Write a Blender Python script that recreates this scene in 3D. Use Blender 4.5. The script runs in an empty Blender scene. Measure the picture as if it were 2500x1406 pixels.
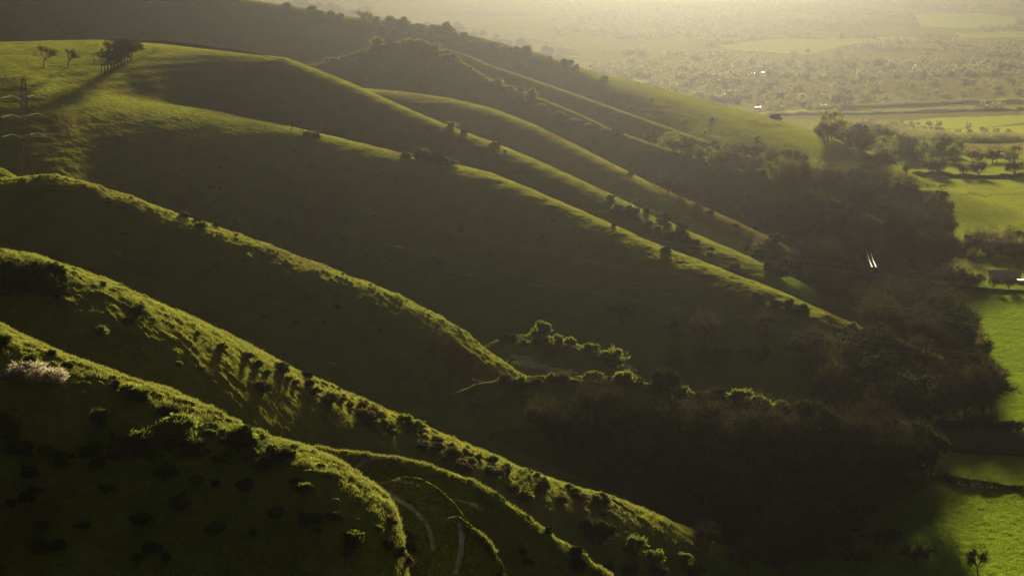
import bpy, math, random, os
import numpy as np
from mathutils import Vector
RES = 1.0
random.seed(7)
rng = np.random.default_rng(11)
sc = bpy.context.scene
COL = sc.collection

# ------------------------------------------------------------------ camera
PX = 36.0/85.0/2500.0
PITCH = math.radians(8.62)
H = 130.0
cam = bpy.data.cameras.new("camera"); camo = bpy.data.objects.new("camera", cam); COL.objects.link(camo)
cam.lens = 85.0; cam.sensor_width = 36.0; cam.clip_end = 40000; cam.clip_start = 0.5
camo.location = (0, 0, H); camo.rotation_euler = (math.pi/2-PITCH, 0, 0)
sc.camera = camo
# ------------------------------------------------------------------ sky and sun
SUN_EL = math.radians(8.4); SUN_AZ = math.radians(3.8)      # azimuth from +Y towards +X
w = bpy.data.worlds.new("World"); sc.world = w; w.use_nodes = True
nt = w.node_tree; bg = nt.nodes["Background"]; sky = nt.nodes.new("ShaderNodeTexSky")
sky.sky_type = 'NISHITA'; sky.sun_disc = False; sky.sun_elevation = SUN_EL; sky.sun_rotation = SUN_AZ
sky.dust_density = 10.0; sky.air_density = 0.6; sky.ozone_density = 1.0
nt.links.new(sky.outputs[0], bg.inputs[0]); bg.inputs[1].default_value = 0.009
sl = bpy.data.lights.new("sun", 'SUN'); sl.energy = 5.0; sl.angle = math.radians(4.5); sl.color = (1.0, 0.89, 0.70)
so = bpy.data.objects.new("sun", sl); COL.objects.link(so)
sdir = Vector((math.sin(SUN_AZ)*math.cos(SUN_EL), math.cos(SUN_AZ)*math.cos(SUN_EL), math.sin(SUN_EL)))
so.rotation_euler = sdir.to_track_quat('Z', 'Y').to_euler(); so.location = (0, 0, 500)
sc.view_settings.view_transform = 'Standard'; sc.view_settings.look = 'None'
sc.view_settings.exposure = 2.65; sc.view_settings.gamma = 1.0
sc.render.engine = 'CYCLES'
cy = sc.cycles
cy.use_denoising = True
try: cy.denoiser = 'OPENIMAGEDENOISE'
except Exception: pass
cy.max_bounces = 6; cy.diffuse_bounces = 2; cy.glossy_bounces = 2; cy.transmission_bounces = 2
cy.volume_bounces = 1; cy.transparent_max_bounces = 8; cy.use_adaptive_sampling = True; cy.adaptive_threshold = 0.015
cy.caustics_reflective = False; cy.caustics_refractive = False; cy.sample_clamp_indirect = 2.0

# ------------------------------------------------------------------ projection helpers
CP, SP = math.cos(PITCH), math.sin(PITCH)
def ts(u, v):
    cx = (np.asarray(u, float)-1250)*PX; cyy = -(np.asarray(v, float)-703)*PX
    dy = CP + cyy*SP; dz = -SP + cyy*CP
    return cx/dy, dz/dy
def to_px(x, y, z):
    zz = z-H
    f = y*CP - zz*SP; up = y*SP + zz*CP
    return 1250 + x/f/PX, 703 - up/f/PX

# ------------------------------------------------------------------ noise
def _h(ix, iy, seed):
    n = (ix.astype(np.int64)*374761393 + iy.astype(np.int64)*668265263 + seed*1442695041) & 0xffffffff
    n = ((n ^ (n >> 13))*1274126177) & 0xffffffff
    return ((n ^ (n >> 16)) & 0xffff)/65535.0*2-1
def vnoise(x, y, seed=0):
    ix = np.floor(x); iy = np.floor(y); fx = x-ix; fy = y-iy
    fx = fx*fx*fx*(fx*(fx*6-15)+10); fy = fy*fy*fy*(fy*(fy*6-15)+10)
    ix = ix.astype(np.int64); iy = iy.astype(np.int64)
    a = _h(ix, iy, seed); b = _h(ix+1, iy, seed); c = _h(ix, iy+1, seed); d = _h(ix+1, iy+1, seed)
    return a+(b-a)*fx + ((c+(d-c)*fx)-(a+(b-a)*fx))*fy
def fbm(x, y, o=4, seed=0, g=0.5):
    s = 0; amp = 1.0
    for i in range(o):
        s = s + amp*vnoise(x, y, seed+i*17); x = x*2.03+11.7; y = y*2.03-5.3; amp *= g
    return s
def sstep(a, b, x):
    t = np.clip((x-a)/(b-a), 0, 1); return t*t*(3-2*t)

# ------------------------------------------------------------------ the downs: one crest line per spur
# each: [(u, v, distance, radius)], slope to the near side, slope to the far side
RIDGES = {
 'spur1':[[(-900,560,300,25),(-300,700,290,22),(0,795,285,20),(120,850,282,18),(260,905,280,16),(430,960,277,16),(560,1020,274,16),(660,1068,270,18),(740,1092,266,20),(820,1120,264,22),(915,1185,260,18),(963,1232,258,9),(984,1300,256,3),(998,1420,254,2),(1060,2000,254,2),(2600,5000,254,2)],.80,.7],
 'mound':[[(-900,1700,330,3.36),(700,1140,338,2.52),(740,1088,338,2.1),(830,1098,338,2.1),(920,1116,336,2.1),(960,1118,334,2.52),(1000,1124,333,2.52),(1080,1146,332,2.94),(1160,1176,331,2.94),(1250,1236,330,2.94),(1330,1290,330,2.94),(1420,1350,330,2.94),(1520,1420,330,2.94),(2600,2300,330,3.36)],1.0,.5],
 'quarry_lip':[[(-900,2200,300,.35),(850,1260,302,.35),(925,1184,303,.35),(975,1168,303,.35),(1030,1165,303,.35),(1060,1182,302,.35),(1110,1226,301,.35),(1160,1300,300,.35),(1230,1420,300,.35),(2600,4000,300,.35)],1.0,.45],
 'hump':[[(-900,3000,262,.35),(1040,1420,266,.35),(1075,1290,268,.35),(1090,1264,268,.35),(1120,1258,268,.35),(1160,1284,267,.35),(1200,1330,266,.35),(1240,1400,265,.35),(1300,1600,265,.35),(2600,6000,265,.35)],1.0,.5],
 'spur2':[[(-900,420,390,24),(-300,540,385,28),(0,612,380,22),(90,626,382,28),(150,648,384,34),(260,684,388,42),(400,742,394,46),(540,805,400,46),(620,848,404,42),(730,908,410,42),(850,960,416,38),(960,1010,422,36),(1080,1060,428,34),(1200,1110,436,40),(1330,1165,444,44),(1450,1200,452,38),(1600,1255,462,30),(1700,1300,470,26),(1800,1350,476,24),(1950,1405,482,20),(2100,1470,486,20),(2600,1700,490,20)],.95,.7],
 'bank':[[(-900,1500,540,2.0999999999999996),(1100,960,556,2.0999999999999996),(1170,935,558,2.0999999999999996),(1240,922,560,2.0999999999999996),(1340,918,560,2.0999999999999996),(1460,922,560,2.0999999999999996),(1570,932,560,2.0999999999999996),(1680,958,560,2.0999999999999996),(1780,966,560,2.8),(1860,972,558,3.5),(1960,1008,556,4.199999999999999),(2080,1062,552,4.199999999999999),(2200,1130,548,4.199999999999999),(2600,1400,540,4.199999999999999)],.6,.5],
 'spur3':[[(-900,300,640,24),(-300,380,635,24),(0,436,622,22),(60,430,622,20),(130,427,620,20),(200,440,618,20),(300,474,616,21),(420,517,614,22),(540,558,612,24),(640,592,611,26),(760,638,610,26),(880,684,608,24),(980,724,606,22),(1060,764,605,20),(1130,808,604,18),(1200,862,602,16),(1260,904,601,14),(1320,940,600,12),(1420,1010,600,12),(2600,1900,600,12)],.62,.75],
 'spur3_back':[[(-900,230,760,30),(-200,330,760,26),(0,408,745,16),(40,430,742,12),(90,470,740,12),(300,640,740,12),(2600,2300,740,12)],.6,.6],
 'knoll':[[(-900,1900,640,8),(1100,930,660,6),(1180,845,662,6),(1240,818,662,8),(1310,812,660,8),(1390,832,658,8),(1450,854,656,8),(1500,872,654,8),(1530,896,652,6),(1580,940,650,6),(1680,1020,650,6),(2600,1900,650,6)],.6,.6],
 'spur4':[[(-900,90,960,220),(-200,180,960,220),(60,200,960,220),(200,215,962,190),(340,242,964,120),(440,258,958,85),(520,270,950,60),(640,296,938,34),(740,316,925,32),(850,342,912,36),(980,374,895,40),(1090,396,880,36),(1200,422,865,32),(1300,462,850,30),(1400,506,832,32),(1500,550,812,34),(1620,603,792,32),(1750,652,768,32),(1850,690,748,30),(1950,730,732,24),(2040,773,718,16),(2100,798,708,12),(2190,826,698,10),(2300,870,690,10),(2600,1000,680,10)],.60,.75],
 'spur5':[[(-900,200,1140,600),(-300,125,1130,600),(0,103,1110,600),(120,100,1105,520),(240,98,1100,400),(320,103,1096,280),(390,107,1090,130),(480,118,1080,62),(560,127,1070,50),(640,135,1060,40),(700,142,1052,36),(760,164,1044,36),(850,200,1030,34),(900,222,1024,34),(1000,267,1010,34),(1100,309,996,36),(1200,346,980,38),(1300,386,962,42),(1400,431,945,40),(1500,478,928,38),(1600,527,908,38),(1700,572,888,40),(1800,614,868,42),(1870,645,852,36),(1960,690,835,24),(2050,740,820,14),(2200,800,805,12),(2600,930,790,12)],.66,.7],
 'earthwork':[[(-900,900,1116,1.5),(230,140,1116,1.5),(290,112,1116,1.5),(335,100,1116,1.5),(380,95,1114,1.5),(425,103,1110,1.5),(490,108,1104,1.5),(550,119,1096,1.5),(610,126,1086,1.5),(650,134,1076,1.5),(700,160,1066,1.5),(2600,1500,1066,1.5)],1.3,.6],
 'spur6':[[(-900,330,1290,60),(500,225,1285,60),(800,216,1270,60),(895,216,1262,58),(1000,226,1250,52),(1100,240,1238,46),(1200,264,1225,42),(1300,302,1205,40),(1400,351,1180,40),(1500,402,1150,38),(1600,452,1070,34),(1700,497,1010,30),(1800,541,950,26),(1870,575,900,20),(1960,620,880,14),(2100,690,860,12),(2600,850,920,12)],.60,.7],
 'tree_spur':[[(-900,330,1470,40),(500,190,1465,40),(700,170,1462,40),(765,157,1460,36),(850,133,1456,34),(920,112,1450,30),(980,100,1446,26),(1040,106,1440,24),(1090,126,1430,22),(1140,158,1420,20),(1200,194,1410,22),(1300,232,1390,26),(1400,272,1360,26),(1500,318,1300,24),(1600,354,1240,20),(1700,382,1175,18),(1800,412,1090,16),(1900,436,1020,14),(2000,470,975,12),(2200,560,940,12),(2600,640,1020,12)],.55,.6],
 'spur7':[[(-900,330,1560,30),(800,180,1545,30),(1000,120,1540,30),(1080,118,1535,30),(1140,134,1528,30),(1200,160,1518,32),(1300,194,1500,34),(1400,228,1480,34),(1500,264,1450,34),(1600,300,1380,30),(1700,336,1310,26),(1800,372,1245,22),(1900,400,1180,20),(2000,420,1130,18),(2150,450,1090,14),(2600,520,1200,14)],.55,.6],
 'far_down':[[(-900,-330,1950,90),(-300,-180,1900,90),(0,-110,1860,80),(300,-58,1820,70),(640,4,1780,60),(760,22,1765,60),(850,40,1752,60),(930,48,1745,60),(1030,60,1738,55),(1100,74,1730,50),(1200,98,1715,45),(1320,130,1700,45),(1400,160,1688,60),(1480,184,1672,200),(1600,210,1640,420),(1750,252,1540,520),(1870,284,1440,480),(1980,318,1355,380),(2080,356,1275,260),(2180,400,1200,110),(2260,440,1150,60),(2600,560,1300,60)],.55,.6],
 'field_shoulder':[[(-900,900,1230,40),(1700,560,1230,40),(1900,420,1225,50),(1985,392,1215,60),(2050,396,1205,60),(2120,412,1195,60),(2200,432,1180,60),(2290,455,1160,60),(2360,472,1140,60),(2450,500,1120,60),(2600,560,1100,60)],.25,.25],
}
TG = np.linspace(-1.1, 1.1, 4401)
def prep():
    out = {}
    for k, (pts, mn, mf) in RIDGES.items():
        a = np.array(pts, float); t, s = ts(a[:, 0], a[:, 1])
        o = np.argsort(t); t = t[o]; s = s[o]; d = a[o, 2]; r = a[o, 3]
        def ip(vals):
            g = np.interp(TG, t, vals)
            sl0 = (vals[1]-vals[0])/(t[1]-t[0]); sl1 = (vals[-1]-vals[-2])/(t[-1]-t[-2])
            return g
        arr = []
        if k in ('spur4', 'spur5', 'spur6'): r = np.minimum(r*1.75, np.maximum(r, 175.0))
        for vals, kk in ((s, 13), (d, 41), (r, 151 if k in ('spur4', 'spur5') else 17)):
            g = ip(vals); ker = np.hanning(kk+2)[1:-1]; ker /= ker.sum()
            gp = np.pad(g, kk//2, mode='edge'); arr.append(np.convolve(gp, ker, 'valid'))
        out[k] = (arr[0], arr[1], arr[2], mn, mf)
    return out
RP = prep()
def plain(x, y):
    z = 1.2*fbm(x/260., y/260., 3, 91) - 0.5
    z = z - 100*sstep(1000, 3100, y) + 30*sstep(4500, 9500, y)*(1+.5*fbm(x/900., y/900., 2, 93)) + 30*sstep(9000, 15000, y)
    return z
def terrain(t, y, detail=True):
    """height at azimuth ratio t = x/y and distance y"""
    t = np.asarray(t, float); y = np.asarray(y, float); x = t*y
    wob = 5.0*fbm(x/70., y/70., 3, 5)*sstep(150, 500, y)
    hs = []
    for k, (S, D, R, mn, mf) in RP.items():
        s = np.interp(t, TG, S); d = np.interp(t, TG, D); r = np.interp(t, TG, R)
        de = y-d
        m = np.where(de < 0, mn, mf)
        if k in ('spur4', 'spur5'): m = np.where(de < 0, mn-.13*sstep(60, 600, r), m)
        G = m*(np.sqrt(de*de+r*r)-r)
        if k != 'field_shoulder':
            # gullies and swells of the flanks, none at the crest itself
            G = G*(1+0.06*fbm((x+de*.4)/45., y/160., 3, 31)*sstep(4, 40, np.abs(de)))
        z = H + s*d + s*de - G
        hs.append(z)
    hs.append(plain(x, y))
    hs.append(128.2 - 0.62*y)                       # the hill the camera stands on
    a = np.stack(hs); kk = np.clip(y/500., .35, 1.3)
    mx = a.max(0)
    z = mx + kk*np.log(np.exp((a-mx)/kk).sum(0))
    lift = kk*math.log(1.02)
    z = z - lift
    if detail:
        hill = sstep(2.5, 12, z)
        near = 1-sstep(500, 1600, y)
        z = z + hill*(0.10*fbm(x/1.3, y/1.6, 3, 61, .6)*near + .28*fbm(x/6., y/9., 3, 63)*sstep(120, 400, y)*(1-.85*sstep(650, 950, y)))
        z = z + .09*fbm(x/1.7, y/3.2, 3, 71, .6)*(1-hill)*(1-sstep(700, 1500, y))
        # ant hills and tussocks on the old turf
        c = vnoise(x/1.15, y/1.3, 77); hill2 = sstep(.42, .8, c)
        z = z + .30*hill2*hill*sstep(-.1, .5, vnoise(x/22., y/30., 79)+.35)*(1-sstep(650, 900, y))
        # faint terraces (sheep tracks) across the slopes
        z = z + hill*.06*np.sin((z+1.5*vnoise(x/40., y/40., 83))*2.6)*sstep(300, 600, y)
    return z
YL = np.concatenate([np.geomspace(2, 150, 40)[:-1], np.arange(150, 520, .42/RES), np.arange(520, 1150, .85/RES), np.arange(1150, 2100, 2.4/RES), np.geomspace(2100, 17500, int(330*RES))])
TL = np.concatenate([np.linspace(-.75, -.235, 60)[:-1], np.linspace(-.235, .235, int(1500*RES)), np.linspace(.235, .75, 60)[1:]])
def mesh_np(name, V, F, mat=None, smooth=False, parent=None):
    me = bpy.data.meshes.new(name); V = np.asarray(V, np.float32); F = np.asarray(F, np.int32); n = F.shape[1]
    me.vertices.add(len(V)); me.vertices.foreach_set('co', V.ravel())
    me.loops.add(F.size); me.loops.foreach_set('vertex_index', F.ravel())
    me.polygons.add(len(F)); me.polygons.foreach_set('loop_start', np.arange(0, F.size, n, dtype=np.int32))
    try: me.polygons.foreach_set('loop_total', np.full(len(F), n, np.int32))
    except Exception: pass
    me.polygons.foreach_set('use_smooth', np.full(len(F), smooth, bool))
    me.update(calc_edges=True)
    if mat: me.materials.append(mat)
    o = bpy.data.objects.new(name, me); COL.objects.link(o)
    if parent is not None: o.parent = parent
    return o
ZT = np.empty((len(YL), len(TL)), np.float32)
for i0 in range(0, len(YL), 200):
    yy = YL[i0:i0+200, None]*np.ones((1, len(TL))); tt = TL[None, :]*np.ones((len(yy), 1))
    ZT[i0:i0+200] = terrain(tt, yy)
def grid_mesh(name, mat):
    ny, nx = ZT.shape
    X = (TL[None, :]*YL[:, None]); Y = np.repeat(YL[:, None], nx, 1)
    V = np.stack([X, Y, ZT], -1).reshape(-1, 3)
    idx = np.arange(ny*nx, dtype=np.int32).reshape(ny, nx)
    F = np.stack([idx[:-1, :-1], idx[:-1, 1:], idx[1:, 1:], idx[1:, :-1]], -1).reshape(-1, 4)
    return mesh_np(name, V, F, mat, True)
ZI_y = YL; 
def ground(x, y):
    """height of the built terrain (bilinear on the grid)"""
    x = np.asarray(x, float); y = np.asarray(y, float); t = x/y
    i = np.clip(np.searchsorted(YL, y)-1, 0, len(YL)-2); j = np.clip(np.searchsorted(TL, t)-1, 0, len(TL)-2)
    a = np.clip((y-YL[i])/(YL[i+1]-YL[i]), 0, 1); b = np.clip((t-TL[j])/(TL[j+1]-TL[j]), 0, 1)
    return (ZT[i, j]*(1-a)*(1-b)+ZT[i+1, j]*a*(1-b)+ZT[i, j+1]*(1-a)*b+ZT[i+1, j+1]*a*b)
def hit(u, v, ymin=60):
    """first ground point seen in the direction of photo pixel (u, v)"""
    t, s = ts(u, v); t = float(t); s = float(s)
    j = int(np.clip(np.searchsorted(TL, t), 1, len(TL)-1)); b = (t-TL[j-1])/(TL[j]-TL[j-1])
    zc = ZT[:, j-1]*(1-b)+ZT[:, j]*b
    ok = np.where((zc >= H+s*YL) & (YL > ymin))[0]
    if len(ok) == 0: return None
    i = ok[0]
    if i > 0:
        e0 = H+s*YL[i-1]-zc[i-1]; e1 = H+s*YL[i]-zc[i]; a = e0/(e0-e1+1e-9); y = YL[i-1]+a*(YL[i]-YL[i-1])
    else: y = YL[i]
    return Vector((t*y, y, float(ground(t*y, y))))

# ------------------------------------------------------------------ materials
def nmat(name):
    m = bpy.data.materials.new(name); m.use_nodes = True; n = m.node_tree; n.nodes.clear()
    out = n.nodes.new("ShaderNodeOutputMaterial"); return m, n, out
def N(n, t, **k):
    x = n.nodes.new(t)
    for a, b in k.items(): setattr(x, a, b)
    return x
def math_(n, op, a, b=None, clamp=False):
    x = N(n, "ShaderNodeMath", operation=op, use_clamp=clamp)
    for i, q in enumerate((a, b)):
        if q is None: continue
        if hasattr(q, 'is_output'): n.links.new(q, x.inputs[i])
        else: x.inputs[i].default_value = q
    return x.outputs[0]
def noise_(n, vec, scale, detail=3, rough=.55, mapscale=None):
    if mapscale:
        mp = N(n, "ShaderNodeMapping"); mp.inputs['Scale'].default_value = mapscale; n.links.new(vec, mp.inputs[0]); vec = mp.outputs[0]
    x = N(n, "ShaderNodeTexNoise"); x.inputs['Scale'].default_value = scale; x.inputs['Detail'].default_value = detail; x.inputs['Roughness'].default_value = rough
    n.links.new(vec, x.inputs['Vector']); return x
def ramp_(n, fac, stops):
    r = N(n, "ShaderNodeValToRGB"); e = r.color_ramp.elements
    e[0].position, e[0].color = stops[0][0], (*stops[0][1], 1); e[1].position, e[1].color = stops[-1][0], (*stops[-1][1], 1)
    for p, c in stops[1:-1]:
        q = e.new(p); q.color = (*c, 1)
    n.links.new(fac, r.inputs[0]); return r.outputs[0]
def mixc(n, fac, a, b, bt='MIX'):
    x = N(n, "ShaderNodeMix", data_type='RGBA', blend_type=bt)
    for i, q in ((0, fac), (6, a), (7, b)):
        if hasattr(q, 'is_output'): n.links.new(q, x.inputs[i])
        elif isinstance(q, tuple): x.inputs[i].default_value = (*q, 1)
        else: x.inputs[i].default_value = q
    return x.outputs[2]
def mat_turf():
    m, n, out = nmat("turf")
    geo = N(n, "ShaderNodeNewGeometry"); P = geo.outputs['Position']
    big = noise_(n, P, .012, 4).outputs[0]; mid = noise_(n, P, .11, 5, .65).outputs[0]; fine = noise_(n, P, 1.1, 4, .7).outputs[0]
    c1 = ramp_(n, big, [(.3, (.080, .102, .020)), (.5, (.104, .120, .025)), (.7, (.125, .112, .038))])
    c2 = ramp_(n, mid, [(.3, (.045, .055, .014)), (.5, (.10, .125, .024)), (.72, (.16, .145, .055))])
    c = mixc(n, .5, c1, c2)
    c = mixc(n, math_(n, 'MULTIPLY', fine, .8), c, (.05, .06, .014))
    br = noise_(n, P, .035, 5, .7, (1, .5, 1)).outputs[0]
    c = mixc(n, math_(n, 'MULTIPLY', math_(n, 'SUBTRACT', br, .53), 7.0, True), c, (.055, .045, .022))
    st = noise_(n, P, .16, 4, .7, (.25, 1, 3.5)).outputs[0]
    c = mixc(n, math_(n, 'MULTIPLY', math_(n, 'SUBTRACT', st, .60), 5.0, True), c, (.17, .15, .075))
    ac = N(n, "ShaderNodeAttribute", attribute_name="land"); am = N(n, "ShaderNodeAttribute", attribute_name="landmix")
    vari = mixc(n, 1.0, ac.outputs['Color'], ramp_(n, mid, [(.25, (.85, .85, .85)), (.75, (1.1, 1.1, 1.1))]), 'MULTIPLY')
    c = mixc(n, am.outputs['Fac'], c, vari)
    # fibres: random upright blade directions; raised diffuse colour stands in for light through blades
    f1 = noise_(n, P, 8.0, 3, .6)
    sub = N(n, "ShaderNodeVectorMath", operation='SUBTRACT'); n.links.new(f1.outputs['Color'], sub.inputs[0]); sub.inputs[1].default_value = (.5, .5, .5)
    sc_ = N(n, "ShaderNodeVectorMath", operation='MULTIPLY'); n.links.new(sub.outputs[0], sc_.inputs[0]); sc_.inputs[1].default_value = (6, 6, 1.2)
    add = N(n, "ShaderNodeVectorMath", operation='ADD'); n.links.new(sc_.outputs[0], add.inputs[0]); add.inputs[1].default_value = (0, 0, .35)
    nm = N(n, "ShaderNodeVectorMath", operation='NORMALIZE'); n.links.new(add.outputs[0], nm.inputs[0])
    d = N(n, "ShaderNodeBsdfDiffuse"); tc = mixc(n, 1.0, c, (2.65, 2.38, .95), 'MULTIPLY'); n.links.new(tc, d.inputs[0]); n.links.new(nm.outputs[0], d.inputs['Normal'])
    n.links.new(d.outputs[0], out.inputs[0]); return m
M_TURF = mat_turf()

land = grid_mesh("hills", M_TURF); land['kind'] = 'structure'

def inpoly0(px, py, poly):
    c = np.zeros(px.shape, bool); n = len(poly); j = n-1
    for i in range(n):
        xi, yi = poly[i]; xj, yj = poly[j]
        c ^= ((yi > py) != (yj > py)) & (px < (xj-xi)*(py-yi)/(yj-yi+1e-9)+xi); j = i
    return c
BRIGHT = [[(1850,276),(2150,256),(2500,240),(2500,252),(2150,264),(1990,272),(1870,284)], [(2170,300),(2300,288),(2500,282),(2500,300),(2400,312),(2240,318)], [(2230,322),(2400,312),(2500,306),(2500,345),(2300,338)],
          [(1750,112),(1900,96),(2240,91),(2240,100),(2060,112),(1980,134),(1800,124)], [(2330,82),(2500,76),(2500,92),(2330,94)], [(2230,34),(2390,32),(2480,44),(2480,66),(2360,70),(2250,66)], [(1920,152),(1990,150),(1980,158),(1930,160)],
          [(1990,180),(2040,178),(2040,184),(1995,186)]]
def paint_land():
    """what grows or lies where: field crops, woodland floor, bare chalk, with some haze and shade put into the colours"""
    ny, nx = ZT.shape; X = TL[None, :]*YL[:, None]; Y = np.repeat(YL[:, None], nx, 1); Z = ZT.astype(float)
    col = np.zeros((ny, nx, 3), np.float32); mix = np.zeros((ny, nx), np.float32)
    U, Vv = to_px(X, Y, Z)
    def put(mask, c, a): 
        col[mask] = c; mix[mask] = a
    flat = (Z < 12) & (Y > 1150)
    far = (Y > 1500) & flat
    n1 = fbm(X/120., Y/260., 3, 301)
    put(far, (.11, .11, .05), .85); m = far & (n1 > .25); put(m, (.11, .12, .035), .8); m = far & (n1 < -.35); put(m, (.085, .078, .04), .85)  # far ground lightened: distance haze put into its colour
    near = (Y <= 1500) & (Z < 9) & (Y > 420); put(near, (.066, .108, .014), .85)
    put(near & (Y > 870), (.105, .130, .028), .8)  # farther field yellower and paler: haze put into its colour
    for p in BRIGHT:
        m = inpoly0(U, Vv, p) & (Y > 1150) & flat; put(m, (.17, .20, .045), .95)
    m = inpoly0(U, Vv, [(2280,1052),(2520,1058),(2520,1106),(2285,1100)]) & (Y > 450); put(m, (.06, .075, .055), .9)  # strip crop, with the hedge's bluish shade put into its colour
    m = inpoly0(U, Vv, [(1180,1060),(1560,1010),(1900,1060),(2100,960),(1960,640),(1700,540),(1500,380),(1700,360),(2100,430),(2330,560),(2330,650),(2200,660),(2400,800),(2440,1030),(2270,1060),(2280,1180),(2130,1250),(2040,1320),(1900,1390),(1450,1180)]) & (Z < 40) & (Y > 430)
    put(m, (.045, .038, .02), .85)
    # worn chalk showing through the turf
    for cu, cv, w_, h_ in ((285,617,16,4),(965,600,34,2.5),(800,885,26,2),(1130,668,30,3),(430,770,14,2),(1300,892,60,7),(1000,1178,34,8),(1140,1225,34,5),(1170,1240,20,4),(200,598,10,2),(700,530,10,2),(950,640,30,2),(1340,610,20,2),(1380,905,40,5),(690,240,14,2),(735,220,10,1.5)):
        k = 1-((U-cu-(Vv-cv)*.5)/w_)**2-((Vv-cv-(U-cu)*.18)/h_)**2+.9*fbm(X/2.2, Y/5., 3, 303)
        m = (k > .35) & (np.abs(U-cu) < w_*2) & (np.abs(Vv-cv) < h_*4) & (Y > 200); put(m, (.38, .36, .33), .75)
    me = land.data
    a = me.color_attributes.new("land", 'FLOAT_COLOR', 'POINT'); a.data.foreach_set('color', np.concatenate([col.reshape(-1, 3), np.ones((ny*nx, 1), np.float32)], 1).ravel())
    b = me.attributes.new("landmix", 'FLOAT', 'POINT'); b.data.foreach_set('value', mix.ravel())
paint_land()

# ------------------------------------------------------------------ plant and object materials
def mat_leaf(name, a, b, trans=.45, boost=1.8):
    m, n, out = nmat(name)
    geo = N(n, "ShaderNodeNewGeometry"); oi = N(n, "ShaderNodeObjectInfo")
    f = math_(n, 'ADD', math_(n, 'MULTIPLY', geo.outputs['Random Per Island'], .35), math_(n, 'MULTIPLY', oi.outputs['Random'], .65))
    c = mixc(n, f, a, b)
    d = N(n, "ShaderNodeBsdfDiffuse"); n.links.new(c, d.inputs[0])
    t = N(n, "ShaderNodeBsdfTranslucent"); n.links.new(mixc(n, 1.0, c, (boost, boost*.95, boost*.55), 'MULTIPLY'), t.inputs[0])
    x = N(n, "ShaderNodeMixShader"); x.inputs[0].default_value = trans
    n.links.new(d.outputs[0], x.inputs[1]); n.links.new(t.outputs[0], x.inputs[2]); n.links.new(x.outputs[0], out.inputs[0]); return m
def mat_plain(name, a, b, rough=.8, metal=0, scale=3.0, spec=.3):
    m, n, out = nmat(name); p = N(n, "ShaderNodeBsdfPrincipled")
    geo = N(n, "ShaderNodeNewGeometry"); nz = noise_(n, geo.outputs['Position'], scale, 4, .6)
    n.links.new(ramp_(n, nz.outputs[0], [(.35, a), (.65, b)]), p.inputs['Base Color'])
    p.inputs['Roughness'].default_value = rough; p.inputs['Metallic'].default_value = metal
    try: p.inputs['Specular IOR Level'].default_value = spec
    except Exception: pass
    n.links.new(p.outputs[0], out.inputs[0]); return m
M_LEAF = mat_leaf("scrub leaves", (.034, .050, .011), (.078, .086, .020))
M_GORSE = mat_leaf("gorse leaves", (.034, .052, .010), (.088, .095, .018))
M_DARK = mat_leaf("yew leaves", (.018, .026, .009), (.036, .042, .012), .15, 1.3)
M_BROWN = mat_leaf("brown scrub", (.045, .036, .018), (.085, .068, .032), .2, 1.2)
M_OLIVE = mat_leaf("pale willow twigs", (.075, .068, .038), (.14, .125, .07), .2, 1.2)
M_TWIG = mat_leaf("brown twigs", (.013, .012, .008), (.092, .078, .050), .10, 1.1)
M_RUST = mat_leaf("copper leaves", (.10, .065, .026), (.15, .10, .04), .2, 1.2)
M_YEL = mat_leaf("spring leaves", (.13, .14, .03), (.22, .2, .05))
M_FAR = mat_leaf("far foliage", (.075, .075, .036), (.13, .125, .06), .5)  # lightened: haze over the distant trees put into the leaf colour
M_BLOS = mat_leaf("white blossom", (.16, .15, .11), (.46, .42, .38), .35, 1.0)
M_BARK = mat_plain("bark", (.035, .028, .020), (.075, .06, .044))
M_BLADE = mat_leaf("grass blades", (.05, .065, .012), (.11, .11, .035), .5, 1.3)
M_STRAW = mat_leaf("pale stalks", (.10, .115, .09), (.16, .17, .12), .3, 1.0)  # darkened: shade on the strip put into the stalk colour
M_CHALK = mat_plain("worn chalk", (.20, .195, .18), (.36, .35, .32), 1.0, 0, 1.3, 0.0)
M_POST = mat_plain("weathered wood", (.07, .055, .04), (.14, .115, .085))
M_STEEL = mat_plain("galvanised steel", (.08, .06, .05), (.13, .10, .085), .8, 0, 3.0, .0)
M_GLASS = mat_plain("insulator glass", (.75, .78, .78), (.85, .86, .84), .12, 0, 3.0, 1.0)
M_WIRE = mat_plain("aluminium cable", (.30, .29, .27), (.40, .39, .36), .4, .9)
M_SLATE = mat_plain("slate roof", (.10, .095, .10), (.17, .155, .15), .5, 0, 2.0, .6)
M_TILE = mat_plain("red tile roof", (.22, .09, .055), (.32, .15, .09), .8)
M_METAL = mat_plain("weathered sheet metal roof", (.10, .10, .12), (.16, .16, .18), .42, .5, .5, .5)
M_WALLA = mat_plain("pale render", (.55, .52, .46), (.65, .62, .55))
M_WALLB = mat_plain("brick", (.24, .12, .08), (.33, .18, .12))
M_WET = mat_plain("wet rut", (.10, .08, .06), (.16, .13, .10), .2, 0, .6, 1.0)
M_PANE = mat_plain("window glass", (.02, .025, .03), (.04, .045, .05), .1, 0, 1, .8)

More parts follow.
